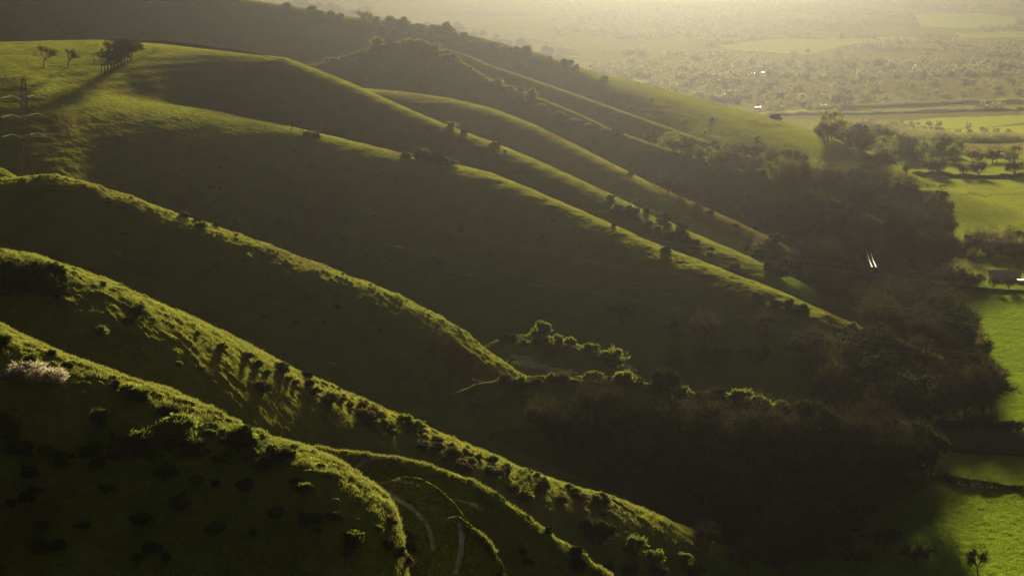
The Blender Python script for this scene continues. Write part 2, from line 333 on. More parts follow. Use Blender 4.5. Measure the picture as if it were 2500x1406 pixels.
# ------------------------------------------------------------------ mesh pieces (all quads, numpy)
class Q:
    def __init__(s): s.V = []; s.F = []; s.n = 0
    def add(s, V, F):
        V = np.asarray(V, float); F = np.asarray(F, int); s.V.append(V); s.F.append(F+s.n); s.n += len(V)
    def tube(s, p0, p1, r0, r1, n=5):
        p0 = np.array(p0, float); p1 = np.array(p1, float); d = p1-p0; L = np.linalg.norm(d)+1e-9; d /= L
        a = np.cross(d, (0.31, .2, .93)); a /= np.linalg.norm(a)+1e-9; b = np.cross(d, a)
        an = np.arange(n)*2*math.pi/n; c = np.cos(an)[:, None]*a+np.sin(an)[:, None]*b
        V = np.vstack([p0+c*r0, p1+c*r1]); i = np.arange(n); j = (i+1) % n
        s.add(V, np.stack([i, j, j+n, i+n], 1))
    def box(s, c, d, rz=0):
        c = np.array(c, float); x, y, z = np.array(d, float)/2
        V = np.array([(a*x, b*y, e*z) for a in (-1, 1) for b in (-1, 1) for e in (-1, 1)])
        R = np.array([[math.cos(rz), -math.sin(rz), 0], [math.sin(rz), math.cos(rz), 0], [0, 0, 1]])
        s.add(V@R.T+c, [(0, 1, 3, 2), (4, 6, 7, 5), (0, 4, 5, 1), (2, 3, 7, 6), (0, 2, 6, 4), (1, 5, 7, 3)])
    def leaves(s, C, size, r, aspect=1.0, up=0.0):
        """one small quad per centre, random facing"""
        n = len(C); a = r.normal(size=(n, 3)); a[:, 2] += up; a /= np.linalg.norm(a, axis=1)[:, None]
        b = np.cross(a, r.normal(size=(n, 3))); b /= np.linalg.norm(b, axis=1)[:, None]
        sz = (size*(.6+.8*r.random(n)))[:, None]; A = a*sz*aspect; B = b*sz
        V = np.stack([C-A*.5, C+B*.35, C+A*.5, C-B*.35], 1).reshape(-1, 3)
        s.add(V, np.arange(4*n).reshape(n, 4))
    def twigs(s, P, D, L, wdt, r):
        n = len(P); b = np.cross(D, r.normal(size=(n, 3))); b /= np.linalg.norm(b, axis=1)[:, None]+1e-9
        w2 = (wdt*(.6+.8*r.random(n)))[:, None]; E = P+D*np.asarray(L)[:, None]
        V = np.stack([P-b*w2, P+b*w2, E+b*w2*.25, E-b*w2*.25], 1).reshape(-1, 3)
        s.add(V, np.arange(4*n).reshape(n, 4))
    def build(s, name, mat, parent=None):
        return mesh_np(name, np.vstack(s.V), np.vstack(s.F), mat, False, parent)
def lobes(r, n, rx, rz, zc):
    a = r.random(n)*2*math.pi; h = r.random(n)**.8; rad = np.sqrt(1-(h*.9)**2)*(.55+.35*r.random(n))
    return np.stack([np.cos(a)*rad*rx, np.sin(a)*rad*rx, zc+h*rz*.75], 1), (.22+.2*r.random(n))*rx
def cloud(r, n, rx, rz, zc, nl=12, skew=0):
    """leaf centres through a lumpy dome: clumps with gaps between them"""
    C, R = lobes(r, nl, rx, rz, zc)
    k = r.integers(0, nl, n); d = r.normal(size=(n, 3)); d /= np.linalg.norm(d, axis=1)[:, None]
    d[:, 2] = np.where(r.random(n) < .7, np.abs(d[:, 2]), d[:, 2])
    P = C[k]+d*(R[k]*(r.random(n)**.45)*(1+.25*r.normal(size=n)*.6))[:, None]
    m = int(n*.25); q = r.normal(size=(m, 3)); q /= np.linalg.norm(q, axis=1)[:, None]; q *= (r.random(m)**.5)[:, None]
    P[:m] = q*np.array([rx*.8, rx*.8, rz*.6])+np.array([0, 0, zc+rz*.3])
    P[:, 2] = np.maximum(P[:, 2], .02); P[:, 0] += skew*P[:, 2]
    return P
def thing(name, label, cat, group=None, loc=(0, 0, 0)):
    o = bpy.data.objects.new(name, None); COL.objects.link(o); o.empty_display_size = .5; o.location = loc
    o['label'] = label; o['category'] = cat
    if group: o['group'] = group
    return o
def tag(o, label, cat, group=None):
    o['label'] = label; o['category'] = cat
    if group: o['group'] = group
    return o
CH = {}
def place(proto, loc, scale, rz, label, cat=None, group=None, lean=(0, 0)):
    """a copy of a plant with copies of its parts"""
    r = proto.copy(); COL.objects.link(r)
    r.location = loc; r.scale = scale if isinstance(scale, tuple) else (scale,)*3; r.rotation_euler = (lean[0], lean[1], rz)
    r['label'] = label
    if cat: r['category'] = cat
    if group: r['group'] = group
    elif 'group' in r: del r['group']
    for c in CH[proto.name]:
        k = c.copy(); COL.objects.link(k); k.parent = r
    return r
PROTOS = []
def proto(name, cat, parts):
    t = thing(name, 'x', cat)
    CH[t.name] = []
    for pn, q, m in parts:
        o = q.build(pn, m, t); CH[t.name].append(o)
    PROTOS.append(t); return t
def make_bush(seed, mat, n=1500, rz=1.05, leaf=.17, name='bush', cat='bush'):
    """unit bush: radius 1, height about 1.2"""
    r = np.random.default_rng(seed); f = Q(); f.leaves(cloud(r, n, 1.0, rz, .12, 13), leaf, r, 1.3)
    sp = cloud(r, n//6, 1.06, rz*1.08, .15, 9); d = sp-np.array([0, 0, .1]); d /= np.linalg.norm(d, axis=1)[:, None]
    f.twigs(sp, d, .14+.1*r.random(len(sp)), .018, r)
    s = Q()
    for i in range(6):
        a = r.random()*6.28; s.tube((0, 0, -.25), (math.cos(a)*.45, math.sin(a)*.45, .55+.25*r.random()), .05, .015, 4)
    return proto(name, cat, [('foliage', f, mat), ('stem', s, M_BARK)])
def grow(r, t, tw, p, d, L, rad, lv, maxlv, k, ntw, tl, skew):
    d = d/np.linalg.norm(d); e = p+d*L; t.tube(p, e, rad, rad*.62, 5 if lv < 2 else 3)
    if lv == maxlv:
        u = r.random(ntw)[:, None]; P = p+(e-p)*u; D = d*.9+r.normal(size=(ntw, 3))*.75; D[:, 2] += .35; D[:, 0] += skew
        D /= np.linalg.norm(D, axis=1)[:, None]; tw.append((P, D, tl*(.5+r.random(ntw)))); return
    for i in range(k):
        nd = d+r.normal(size=3)*(.55 if lv else .62); nd[2] += .22; nd[0] += skew*.8
        st = p+(e-p)*(.55+.45*r.random()) if i else e
        grow(r, t, tw, st, nd, L*(.62+.22*r.random()), rad*.55, lv+1, maxlv, k, ntw, tl, skew)
def make_bare(seed, mat=None, H_=1.0, W_=1.0, dense=22, skew=0, trunk=.26, name='bare_tree', tw_w=.0042, k=4, limbs=7, tl=.10):
    """unit tree: 1 high, about 1*W_ wide"""
    r = np.random.default_rng(seed); t = Q(); tw = []
    top = np.array([skew*.12, 0, trunk]); t.tube((0, 0, -.06), top*.5, .030, .022, 7); t.tube(top*.5, top, .022, .018, 7)
    for i in range(limbs):
        a = i*2.4+r.random(); up = .35+.9*r.random(); d = np.array([math.cos(a)*W_*.75+skew, math.sin(a)*W_*.75, up])
        grow(r, t, tw, top*(.75+.25*r.random()), d, .25*H_*(.8+.4*r.random()), .013, 1, 3, k, dense, tl, skew)
    if not skew:
        nd = dense*45; d_ = r.normal(size=(nd, 3)); d_ /= np.linalg.norm(d_, axis=1)[:, None]
        lump = 1+.16*np.sin(d_[:, 0]*5+seed)*np.cos(d_[:, 1]*6+seed*2)+.1*np.sin(d_[:, 2]*9+d_[:, 0]*4)
        zc_ = .56; P_ = d_*np.array([W_*.36, W_*.36, .42])*(lump*(.55+.45*r.random(nd)**.5))[:, None]+np.array([0, 0, zc_])
        D_ = d_+r.normal(size=(nd, 3))*.55; D_ /= np.linalg.norm(D_, axis=1)[:, None]; tw.append((P_, D_, .07*(.5+r.random(nd))))
    c = Q(); P = np.vstack([x[0] for x in tw]); D = np.vstack([x[1] for x in tw]); L = np.concatenate([x[2] for x in tw])
    zmax = (P[:, 2]+L*.5).max(); c.twigs(P, D, L, tw_w, r)
    kf = 1.0/zmax
    for q in (t, c): q.V = [v*kf for v in q.V]
    return proto(name, 'tree', [('trunk', t, M_BARK), ('crown', c, mat or M_TWIG)])
def make_leafy(seed, mat, n=2200, wid=.42, name='leafy_tree', leaf=.045, tr=.2, nl=16):
    r = np.random.default_rng(seed); f = Q(); P = cloud(r, n, wid, .95-tr, tr, nl); P[:, 2] = tr*.6+(P[:, 2]-tr*.6)
    P[:, 2] *= 1.0/P[:, 2].max(); f.leaves(P, leaf, r, 1.2); s = Q(); s.tube((0, 0, -.06), (0, 0, tr+.1), .03, .02, 6)
    for i in range(5):
        a = i*1.3; s.tube((0, 0, tr), (math.cos(a)*wid*.6, math.sin(a)*wid*.6, tr+.35), .015, .005, 4)
    return proto(name, 'tree', [('trunk', s, M_BARK), ('crown', f, mat)])
BUSH = [make_bush(s, m) for s, m in ((1, M_LEAF), (2, M_GORSE), (3, M_LEAF))]
BDARK = [make_bush(5, M_DARK, 1700, name='evergreen_bush', cat='evergreen bush'), make_bush(6, M_DARK, 1700, .9, name='evergreen_bush', cat='evergreen bush')]
BGORSE = [make_bush(8, M_GORSE, 2600, 1.0, .12, 'gorse_bush', 'gorse'), make_bush(9, M_GORSE, 2600, 1.1, .12, 'gorse_bush', 'gorse')]
BBROWN = [make_bush(11, M_BROWN, 1500, .8, .17, 'scrub_thicket', 'scrub'), make_bush(12, M_BROWN, 1500, .9, .17, 'scrub_thicket', 'scrub')]
BBLOS = make_bush(14, M_BLOS, 2600, .8, .08, 'blossom_shrub')
BARE = [make_bare(21), make_bare(22, W_=1.2), make_bare(23, W_=.9), make_bare(24, W_=1.35, trunk=.2)]
RUSTY = [make_bare(31, M_RUST, W_=1.2), make_bare(32, M_BROWN, W_=1.0)]
TALL = [make_bare(41, dense=20, W_=.8, trunk=.16, tw_w=.003), make_bare(42, dense=20, W_=.95, trunk=.18, tw_w=.003)]
WILLOW = [make_bare(51, M_OLIVE, W_=1.3, dense=34, trunk=.14, tw_w=.005), make_bare(52, M_OLIVE, W_=1.1, dense=34, trunk=.14, tw_w=.005)]
BENT = [make_bare(61, W_=.8, skew=.38, dense=11, trunk=.34, limbs=6, tw_w=.004), make_bare(62, W_=.7, skew=.45, dense=11, trunk=.38, limbs=6, tw_w=.004)]
LEAFY = [make_leafy(71, M_LEAF), make_leafy(72, M_DARK), make_leafy(73, M_LEAF, wid=.5)]
LFAR = [make_leafy(81, M_FAR, 420, .5, leaf=.10), make_leafy(82, M_FAR, 420, .6, leaf=.10), make_leafy(83, M_YEL, 420, .45, leaf=.10), make_leafy(84, M_RUST, 600, .42, leaf=.08)]

def at(u, v): return hit(u, v)
def bush_at(u, v, wpx, ps, label, cat=None, group=None, hs=1.0, sink=.1):
    p = hit(u, v)
    if p is None: print('no hit', label); return
    rad = wpx*PX*p.length/2; pr = ps[random.randrange(len(ps))] if isinstance(ps, list) else ps
    o = place(pr, (p.x, p.y, p.z-rad*sink), (rad*random.uniform(.8, 1.35), rad*random.uniform(.75, 1.15), rad*hs*random.uniform(.75, 1.2)), random.uniform(0, 6.28), label, cat, group); return o
def tree_at(u, v, hpx, ps, label, group=None, wf=1.0, rz=None, cat='tree'):
    p = hit(u, v)
    if p is None: print('no hit', label); return
    hh = hpx*PX*p.length; pr = ps[random.randrange(len(ps))] if isinstance(ps, list) else ps
    return place(pr, (p.x, p.y, p.z-.02*hh), (hh*wf, hh*wf, hh), random.uniform(0, 6.28) if rz is None else rz, label, cat, group)
ORD = ['topmost', 'second', 'third', 'fourth', 'fifth', 'sixth', 'seventh', 'eighth', 'ninth', 'tenth', 'eleventh', 'twelfth', 'thirteenth', 'fourteenth', 'fifteenth', 'sixteenth', 'seventeenth', 'eighteenth', 'nineteenth', 'twentieth',
       'twenty-first', 'twenty-second', 'twenty-third', 'twenty-fourth', 'twenty-fifth', 'twenty-sixth', 'twenty-seventh', 'twenty-eighth', 'twenty-ninth', 'thirtieth', 'thirty-first', 'thirty-second', 'thirty-third', 'thirty-fourth', 'thirty-fifth', 'thirty-sixth', 'thirty-seventh', 'thirty-eighth', 'thirty-ninth', 'fortieth']
# bushes strung along each crest, listed from the top of the slope down: (u, v, width, kind)
LINES = {
 'crest of the plateau spur': [(1107,311,24,'g'),(1142,324,22,'d'),(1193,352,16,'g'),(1213,353,16,'d'),(1240,367,9,'d'),(1502,482,22,'g'),(1548,500,26,'g'),(1512,515,30,'g'),(1552,522,34,'d'),(1590,522,26,'g'),(1632,536,34,'d'),(1575,548,30,'d'),(1610,562,22,'g'),(1650,588,46,'d'),(1672,557,38,'d'),(1688,598,40,'d'),(1736,608,22,'d'),(1830,610,18,'d'),(1850,634,34,'d'),(1790,660,26,'d'),(1815,672,38,'d'),(1870,655,40,'d'),(1895,668,36,'d'),(1910,645,26,'g'),(1945,650,34,'d'),(1895,625,34,'g'),(1965,690,46,'g'),(2000,705,48,'d')],
 'crest of the wooded-foot spur': [(752,334,34,'b'),(1000,385,30,'b'),(1030,388,40,'b'),(1058,392,34,'d'),(1078,398,30,'b'),(1500,551,14,'d'),(1634,612,20,'d'),(1850,720,24,'b'),(1905,748,40,'d'),(1935,752,44,'d'),(1965,765,36,'d'),(2085,800,34,'g'),(2110,812,30,'b'),(2140,812,32,'g'),(2165,828,34,'d'),(2185,835,26,'b')],
 'crest of the narrow spur below the village': [(1410,352,18,'g'),(1440,366,20,'g'),(1466,378,26,'d'),(1498,383,16,'g'),(1553,423,16,'d'),(1575,430,22,'d'),(1612,456,46,'g'),(1665,470,16,'b'),(1745,520,20,'b'),(1800,552,30,'b'),(1865,556,44,'g'),(1885,590,44,'b'),(1910,585,34,'b'),(1860,605,46,'w')],
 'skyline of the tree-topped spur': [(800,152,22,'g'),(830,147,24,'g'),(905,136,26,'g'),(925,112,36,'g'),(945,100,46,'d'),(985,96,46,'d'),(1005,112,34,'g'),(1030,108,36,'g'),(1045,128,30,'b'),(1062,118,26,'g'),(1085,128,22,'b'),(1102,138,24,'g'),(1125,146,24,'g'),(1150,166,20,'g'),(1215,202,24,'g'),(1235,212,26,'g'),(1262,222,20,'g'),(1292,235,26,'g'),(1312,262,24,'g'),(1335,262,26,'b'),(1362,280,26,'g'),(1382,285,20,'g'),(1407,300,26,'g'),(1440,308,24,'g'),(1475,318,22,'g'),(1500,328,28,'d'),(1525,336,22,'d'),(1660,382,18,'d'),(1688,384,26,'d'),(1722,396,40,'g'),(1757,404,28,'g'),(1770,402,22,'g'),(1835,412,18,'g'),(1865,424,36,'g'),(1900,438,18,'g'),(1950,446,24,'g')],
 'skyline of the farthest down': [(705,8,24,'g'),(728,12,26,'g'),(750,16,24,'g'),(775,20,30,'g'),(800,26,30,'g'),(828,30,30,'g'),(855,34,24,'g'),(928,44,16,'g'),(955,50,16,'g'),(985,56,22,'g'),(1005,58,22,'g'),(1030,62,18,'d'),(1050,60,16,'g'),(1075,66,20,'g'),(1098,72,22,'g'),(1122,76,26,'g'),(1150,86,20,'g'),(1182,84,24,'d'),(1205,90,26,'g'),(1226,98,24,'d'),(1245,104,20,'d'),(1262,108,22,'d'),(1282,118,24,'d'),(1305,122,26,'g'),(1330,132,24,'d'),(1352,140,22,'g'),(1392,158,24,'d'),(1405,162,18,'d'),(1448,170,20,'d'),(1470,176,18,'d'),(1886,288,28,'d')],
 'nearest lit spur': [(15,830,42,'d'),(138,868,40,'d'),(60,885,34,'g'),(90,872,20,'g'),(165,888,34,'d'),(300,945,46,'g'),(345,965,50,'g'),(270,935,30,'b'),(400,1000,46,'b'),(520,1060,30,'g'),(560,1066,40,'b'),(600,1075,44,'g'),(645,1070,26,'g')],
 'broad tussocky spur': [(40,645,60,'d'),(5,655,80,'d'),(70,665,90,'d'),(20,695,90,'d'),(95,695,90,'d'),(125,685,60,'d'),(150,708,50,'d'),(253,680,26,'g'),(330,745,46,'d'),(310,765,44,'b'),(248,790,30,'g'),(550,818,34,'g'),(490,806,20,'d'),(640,880,24,'d'),(430,862,20,'g'),(480,880,22,'b'),(650,940,46,'b'),(605,850,24,'b'),(700,890,40,'b'),(740,905,30,'d'),(770,935,40,'b'),(815,950,44,'b'),(880,990,40,'b'),(915,1000,50,'b'),(975,1005,36,'g'),(960,1030,40,'b'),(1010,1045,36,'g'),(1060,1075,34,'b'),(1100,1100,46,'b'),(1140,1120,36,'b'),(1030,1070,30,'d'),(1190,1130,40,'b'),(1240,1140,30,'b'),(1330,1170,36,'b'),(1275,1200,44,'g'),(1300,1190,30,'g')],
 'third spur with the small lone figure of a bush': [(455,525,22,'b'),(478,530,26,'d'),(500,543,22,'b'),(525,552,22,'d'),(568,566,9,'d'),(842,668,7,'d')],
 'chalk pit knoll': [(1243,822,34,'d'),(1270,836,34,'g'),(1300,830,36,'g'),(1330,826,40,'g'),(1362,832,36,'g'),(1388,842,30,'g'),(1440,858,26,'g'),(1480,878,30,'b'),(1505,885,34,'g'),(1530,905,30,'b'),(1550,922,24,'b')],
 'hedged bank under the chalk pit': [(1230,925,30,'b'),(1262,930,30,'g'),(1300,928,30,'b'),(1335,925,26,'g'),(1370,928,30,'b'),(1400,925,26,'g'),(1440,924,34,'g'),(1480,928,36,'b'),(1520,936,34,'g'),(1560,942,34,'b'),(1620,950,38,'d'),(1660,960,40,'g'),(1710,968,40,'b'),(1760,975,44,'d'),(1800,980,50,'g'),(1835,985,56,'g'),(1875,985,40,'g'),(1900,990,34,'g'),(1940,1012,44,'d'),(1970,1016,34,'d')],
 'dark slope below the nearest spur': [(10,1075,60,'G'),(62,1092,44,'G'),(105,1100,44,'G'),(130,1112,34,'G'),(245,1028,60,'G'),(245,1095,40,'G'),(290,1108,64,'G'),(345,1098,56,'G'),(395,1085,50,'G'),(437,1090,96,'d'),(432,1072,80,'G'),(470,1096,46,'G'),(520,1120,40,'g'),(575,1085,70,'d'),(615,1110,40,'g'),(545,1070,50,'b'),(665,1110,40,'g'),(698,1108,64,'b'),(730,1180,44,'b'),(735,1195,36,'G'),(733,1265,40,'G'),(812,1258,34,'b'),(620,1305,22,'G'),(765,1295,30,'b'),(840,1350,40,'b'),(640,1130,40,'d'),(480,1170,30,'g'),(600,1195,44,'d'),(985,1300,34,'b'),(992,1335,44,'d'),(990,1378,50,'b'),(975,1350,40,'d'),(960,1270,30,'b'),(935,1330,40,'d'),(55,1105,30,'b')],  # bushes along the spur end's rim are added to darken its lit edge
 'hollow at the foot of the picture': [(1290,1380,30,'d'),(1410,1355,46,'d'),(1455,1310,70,'d'),(1415,1378,50,'d'),(1520,1340,50,'G'),(1560,1352,60,'G'),(1610,1362,60,'G'),(1660,1370,50,'G'),(1480,1395,50,'g'),(1530,1390,56,'b'),(1600,1400,60,'b'),(1230,1395,30,'b'),(1680,1400,50,'b'),(1270,1350,30,'d'),(1340,1290,30,'d')],
}
KIND = {'g': (BUSH, 'green'), 'd': (BDARK, 'dark'), 'b': (BBROWN, 'brown'), 'G': (BGORSE, 'spiky green gorse'), 'w': (WILLOW, 'pale')}
for ln, items in LINES.items():
    cnt = {}
    for i, (u, v, wd, k) in enumerate(items):
        ps, word = KIND[k]
        if ps is WILLOW: tree_at(u, v+8, wd, ps, 'low pale bushy tree at the foot of the narrow spur', None, 1.1); continue
        cnt[k] = cnt.get(k, 0)+1
        o_ = ORD[i] if i < len(ORD) else 'lowest'
        lab = '%s %s bush down the %s' % (o_, word, ln)
        bush_at(u+random.uniform(-12, 12), v+(random.uniform(0, 34) if 'tussocky' in ln else random.uniform(0, 5) if 'skyline' in ln or 'crest' in ln else random.uniform(-4, 14)), wd*(1.65 if ('knoll' in ln or 'bank' in ln) else 1.3)*random.uniform(.6, 1.15), ps, lab, None, 'bushes on the '+ln, random.uniform(.75, 1.05) if k != 'G' else 1.15)
for poly, n, w0, w1, l, g in (([(850,985),(1010,1035),(1150,1100),(1350,1175),(1500,1225),(1480,1260),(1250,1200),(1050,1110),(900,1050)], 44, 16, 48, 'low brown scrub bush scattered over the lower tussocky spur', 'scrub of the lower tussocky spur'),
                       ([(640,870),(860,970),(850,1010),(640,930)], 14, 14, 34, 'small brown bush among tussocks midway down the tussocky spur', 'scrub midway down the tussocky spur'),
                       ([(1480,505),(1600,560),(1750,640),(1740,620),(1600,520),(1500,485)], 16, 12, 26, 'small scrub bush scattered near the big dark bushes of the plateau spur', 'small scrub of the plateau spur'),
                       ([(0,1088),(200,1092),(420,1092),(640,1095),(640,1116),(420,1118),(200,1120),(0,1115)], 24, 16, 34, 'ragged low bush filling the gorse row across the unlit near slope', 'ragged bushes of the gorse row'),
                       ([(0,1130),(700,1130),(900,1200),(940,1300),(930,1400),(0,1400)], 26, 26, 60, 'dim scrub bush on the unlit near slope under the gorse row', 'dim scrub on the unlit near slope'),
                       ([(1560,235),(1750,282),(1900,320),(2000,355),(1850,345),(1700,320),(1600,280)], 9, 7, 15, 'small dark scrub bush dotted over the sunlit shoulder of the farthest down', 'scrub on the farthest shoulder'),
                       ([(640,2),(780,14),(900,42),(1100,76),(1300,124),(1480,180),(1480,196),(1300,150),(1100,105),(930,80),(880,52),(760,30)], 60, 12, 26, 'green scrub tree in the hazy hanger just under the farthest skyline', 'hanger under the farthest skyline'),
                       ([(200,520),(700,330),(1100,440),(1500,590),(1700,700),(1300,700),(900,640),(500,560)], 20, 7, 16, 'tiny dark scrub bush alone on the shaded face below the long crest', 'specks of scrub on the shaded face'),
                       ([(30,480),(500,580),(900,740),(1100,860),(700,800),(300,640)], 12, 8, 16, 'tiny dark scrub bush on the shaded side of the third spur', 'specks of scrub on the third spur'),
                       ([(880,120),(1030,130),(1140,180),(1250,250),(1400,330),(1380,300),(1200,200),(1060,110),(960,95)], 28, 14, 32, 'green scrub bush in the thicket on top of the tree-topped spur', 'thicket of the tree-topped spur')):
    P_ = np.array(poly); k_ = 0
    while k_ < n:
        u, v = random.uniform(P_[:, 0].min(), P_[:, 0].max()), random.uniform(P_[:, 1].min(), P_[:, 1].max()); c_ = False; j_ = len(poly)-1
        for i_ in range(len(poly)):
            (xi, yi), (xj, yj) = poly[i_], poly[j_]
            if (yi > v) != (yj > v) and u < (xj-xi)*(v-yi)/(yj-yi)+xi: c_ = not c_
            j_ = i_
        if c_: bush_at(u, v, random.uniform(w0, w1), BBROWN+BUSH[:1] if 'brown' in l else BUSH+BDARK[:1], l, None, g, random.uniform(.6, .95)); k_ += 1
bush_at(70, 925, 120, BBLOS, 'white flowering blackthorn shrub among scrub on the nearest spur', 'shrub', None, .75)
bush_at(135, 930, 80, BBLOS, 'smaller white blossom shrub just downhill of the large flowering one', 'shrub', None, .7)
bush_at(2000, 1048, 110, BBLOS, 'pale blossom shrub on the lit bank end above the dark wood', 'shrub', None, .4)
bush_at(1930, 1036, 60, BBLOS, 'smaller pale blossom shrub uphill on the lit bank end', 'shrub', None, .4)
tree_at(1280, 1205, 66, LEAFY[0], 'lone slender green tree on the lit lower part of the tussocky spur', None, 1.0)
tree_at(890, 62, 52, TALL, 'bare forked tree standing above the scrub on the farthest skyline', None, 1.1)
tree_at(1045, 100, 44, TALL, 'thin brown tree poking up behind the tree-topped spur', None, .7)
# ------------------------------------------------------------------ wind-bent thorns on the plateau
tree_at(106, 164, 55, BENT[0], 'wind-bent thorn tree standing alone at the plateau end', None, 1.0, 0)
tree_at(165, 165, 46, BENT[1], 'second wind-bent thorn tree between the lone one and the clump', None, 1.0, .3)
for i, (u, v, hpx) in enumerate([(254,182,66),(262,172,72),(270,168,72),(278,164,74),(287,162,72),(296,158,70),(303,156,66),(311,152,62),(320,148,56),(268,182,60),(247,176,50),(285,170,60)]):
    tree_at(u, v, hpx, BENT, 'wind-bent thorn tree in the tight clump on the plateau beside the fence', 'clump of thorn trees on the plateau', .95, random.uniform(-.4, .4))
# ------------------------------------------------------------------ woods
def inpoly(px, py, poly):
    px = np.asarray(px); py = np.asarray(py); c = np.zeros(px.shape, bool); n = len(poly); j = n-1
    for i in range(n):
        xi, yi = poly[i]; xj, yj = poly[j]
        c ^= ((yi > py) != (yj > py)) & (px < (xj-xi)*(py-yi)/(yj-yi+1e-9)+xi); j = i
    return c
CLEAR = [(2080, 555, 2186, 775), (2400, 655, 2510, 760)]
def wood(poly, n, space, protos, hm, label, group, wf=1.0):
    P = np.array(poly); got = []; tries = 0
    while len(got) < n and tries < n*40:
        tries += 1
        u = random.uniform(P[:, 0].min(), P[:, 0].max()); v = random.uniform(P[:, 1].min(), P[:, 1].max())
        if not inpoly(u, v, poly) or any(a < u < c and b < v < d for a, b, c, d in CLEAR): continue
        p = hit(u, v)
        if p is None or any((p.x-q.x)**2+(p.y-q.y)**2 < space*space for q in got): continue
        got.append(p); h_ = random.uniform(*hm); s = h_*random.uniform(.95, 1.3)*wf
        place(random.choice(protos), (p.x, p.y, p.z-.2), (s, s, h_), random.uniform(0, 6.28), label, 'tree', group)
    return len(got)
B3 = BARE+BARE+RUSTY[1:]+LEAFY[1:2]
nw = 0
nw += wood([(1250,1075),(1560,1040),(1750,1080),(2080,1110),(2240,1160),(2270,1200),(2130,1260),(2050,1330),(1900,1390),(1780,1330),(1600,1240),(1450,1180)], 100, 8.5, B3, (11, 16), 'bare brown tree crowded in the dark wood between bank and lowest field', 'dark wood below the bank')
nw += wood([(1850,1100),(2080,1100),(2230,1130),(2225,1180),(2120,1205),(1950,1290),(1800,1290)], 46, 7.5, BARE, (11, 15), 'tall bare tree in the front of the dark wood that shades the bottom field', 'tall front trees of the dark wood')
nw += wood([(1960,900),(2200,900),(2300,930),(2420,1000),(2300,1060),(2160,1060),(2000,1010)], 34, 9, B3, (12, 17), 'bare tree in the dark belt beside the bright field corner', 'dark belt of trees by the field')
nw += wood([(1960,640),(2090,640),(2240,720),(2330,790),(2370,850),(2300,890),(2200,860),(2130,810),(2040,740)], 46, 8.5, B3, (11, 16), 'tree in the wood where the plateau spur meets the plain', 'wood at the foot of the plateau spur')
nw += wood([(1930,470),(2080,450),(2230,500),(2300,560),(2330,640),(2250,670),(2080,660),(1960,620),(1900,560)], 80, 9.5, BARE+BARE+BARE+RUSTY[1:]+LEAFY[1:2], (12, 18), 'leafless brown tree in the rounded hanging wood beside the horse field', 'hanging wood by the horse field')
nw += wood([(1560,345),(1700,370),(1830,375),(1960,400),(1930,470),(1830,450),(1700,410)], 44, 11, BARE+LEAFY, (5, 10), 'tree in the hazy scrub strip climbing between the two far spurs', 'hazy scrub strip between far spurs')
nw += wood([(1620,470),(1720,470),(1900,500),(1960,560),(1900,580),(1800,530)], 20, 9, BARE+LEAFY[1:2], (6, 10), 'dark tree in the shaded dip under the narrow spur', 'shaded dip under the narrow spur')
nw += wood([(2190,372),(2300,378),(2400,392),(2500,396),(2500,402),(2200,398)], 26, 9, LEAFY+BARE, (9, 14), 'round-headed tree in the hazy belt behind the upper grass field', 'hazy belt behind the upper field')
nw += wood([(1700,1330),(1900,1385),(2100,1330),(2300,1380),(2450,1402),(1800,1404)], 22, 9, B3, (6, 10), 'bare tree at the near edge of the shaded bottom field', 'trees edging the shaded bottom field')
nw += wood([(1500,790),(1800,800),(2050,830),(2190,860),(1950,930),(1700,930),(1600,900)], 55, 12, BARE, (7, 11), 'bare tree in the shade under the steep wooded-foot spur', 'shaded trees under the steep spur')
nw += wood([(1970,330),(2180,345),(2230,400),(2150,400),(2030,360)], 34, 11, LEAFY+BARE, (11, 17), 'tree in the hazy grey wood beyond the farthest down', 'hazy grey wood beyond the down')
print('wood trees', nw)
# single trees that stand out from the woods
for u, v, hp, ps, wf, lab in [
 (2260,860,120,BARE,1.2,'broad bare tree rising above the wood edge where the field corner begins'),
 (2325,880,140,LEAFY[1],1.1,'big dark evergreen at the bright field edge, upper of two'),
 (2385,890,100,BARE,1.1,'bare wide tree overhanging the bright field below the dark evergreen'),
 (2330,1000,130,BARE,1.25,'large bare tree with pale catkin tips at the lower field edge'),
 (2420,1005,110,BARE,1.1,'spreading bare tree casting shade onto the bright field'),
 (2240,1165,150,BARE,1.1,'domed bare tree at the corner of the lower bright field'),
 (2160,1170,160,BARE,1.1,'tall domed bare tree just inside the corner of the lower field'),
 (2260,700,60,WILLOW,1.1,'small pale willow at the wood end of the willow row'),
 (2335,698,72,WILLOW[0],1.2,'largest pale round willow in the row above the bright field'),
 (2385,700,62,WILLOW[1],1.1,'pale willow on the downhill side of the largest one'),
 (2425,708,50,TALL,1.0,'thin bare tree between the willows and the wet roof'),
 (2462,708,52,TALL,1.0,'thin bare tree in front of the long wet roof'),
 (2362,600,46,TALL,.8,'slim leafless tree at the lower end of the horse field hedge'),
 (2010,590,50,RUSTY,1.3,'rusty-topped round tree in the valley wood below the narrow spur'),
 (2275,430,58,TALL,1.1,'tall bare tree in the hedge near the horses'),
 (2290,432,62,TALL,1.0,'taller twin of the bare hedge tree above the horses'),
 (2352,434,48,TALL,.8,'slight bare tree midway along the hedge above the horses'),
 (2390,434,58,TALL,1.2,'wide bare tree along the hedge right of the slight one'),
 (2478,432,58,TALL,1.2,'thick-trunked bare tree at the far end of the horse field hedge'),
 (2212,426,34,TALL,1.0,'small bare tree at the scarp end of the horse field hedge'),
 (2235,428,22,BUSH,1.0,'')]:
    if lab: tree_at(u, v, hp, ps, lab, None, wf)
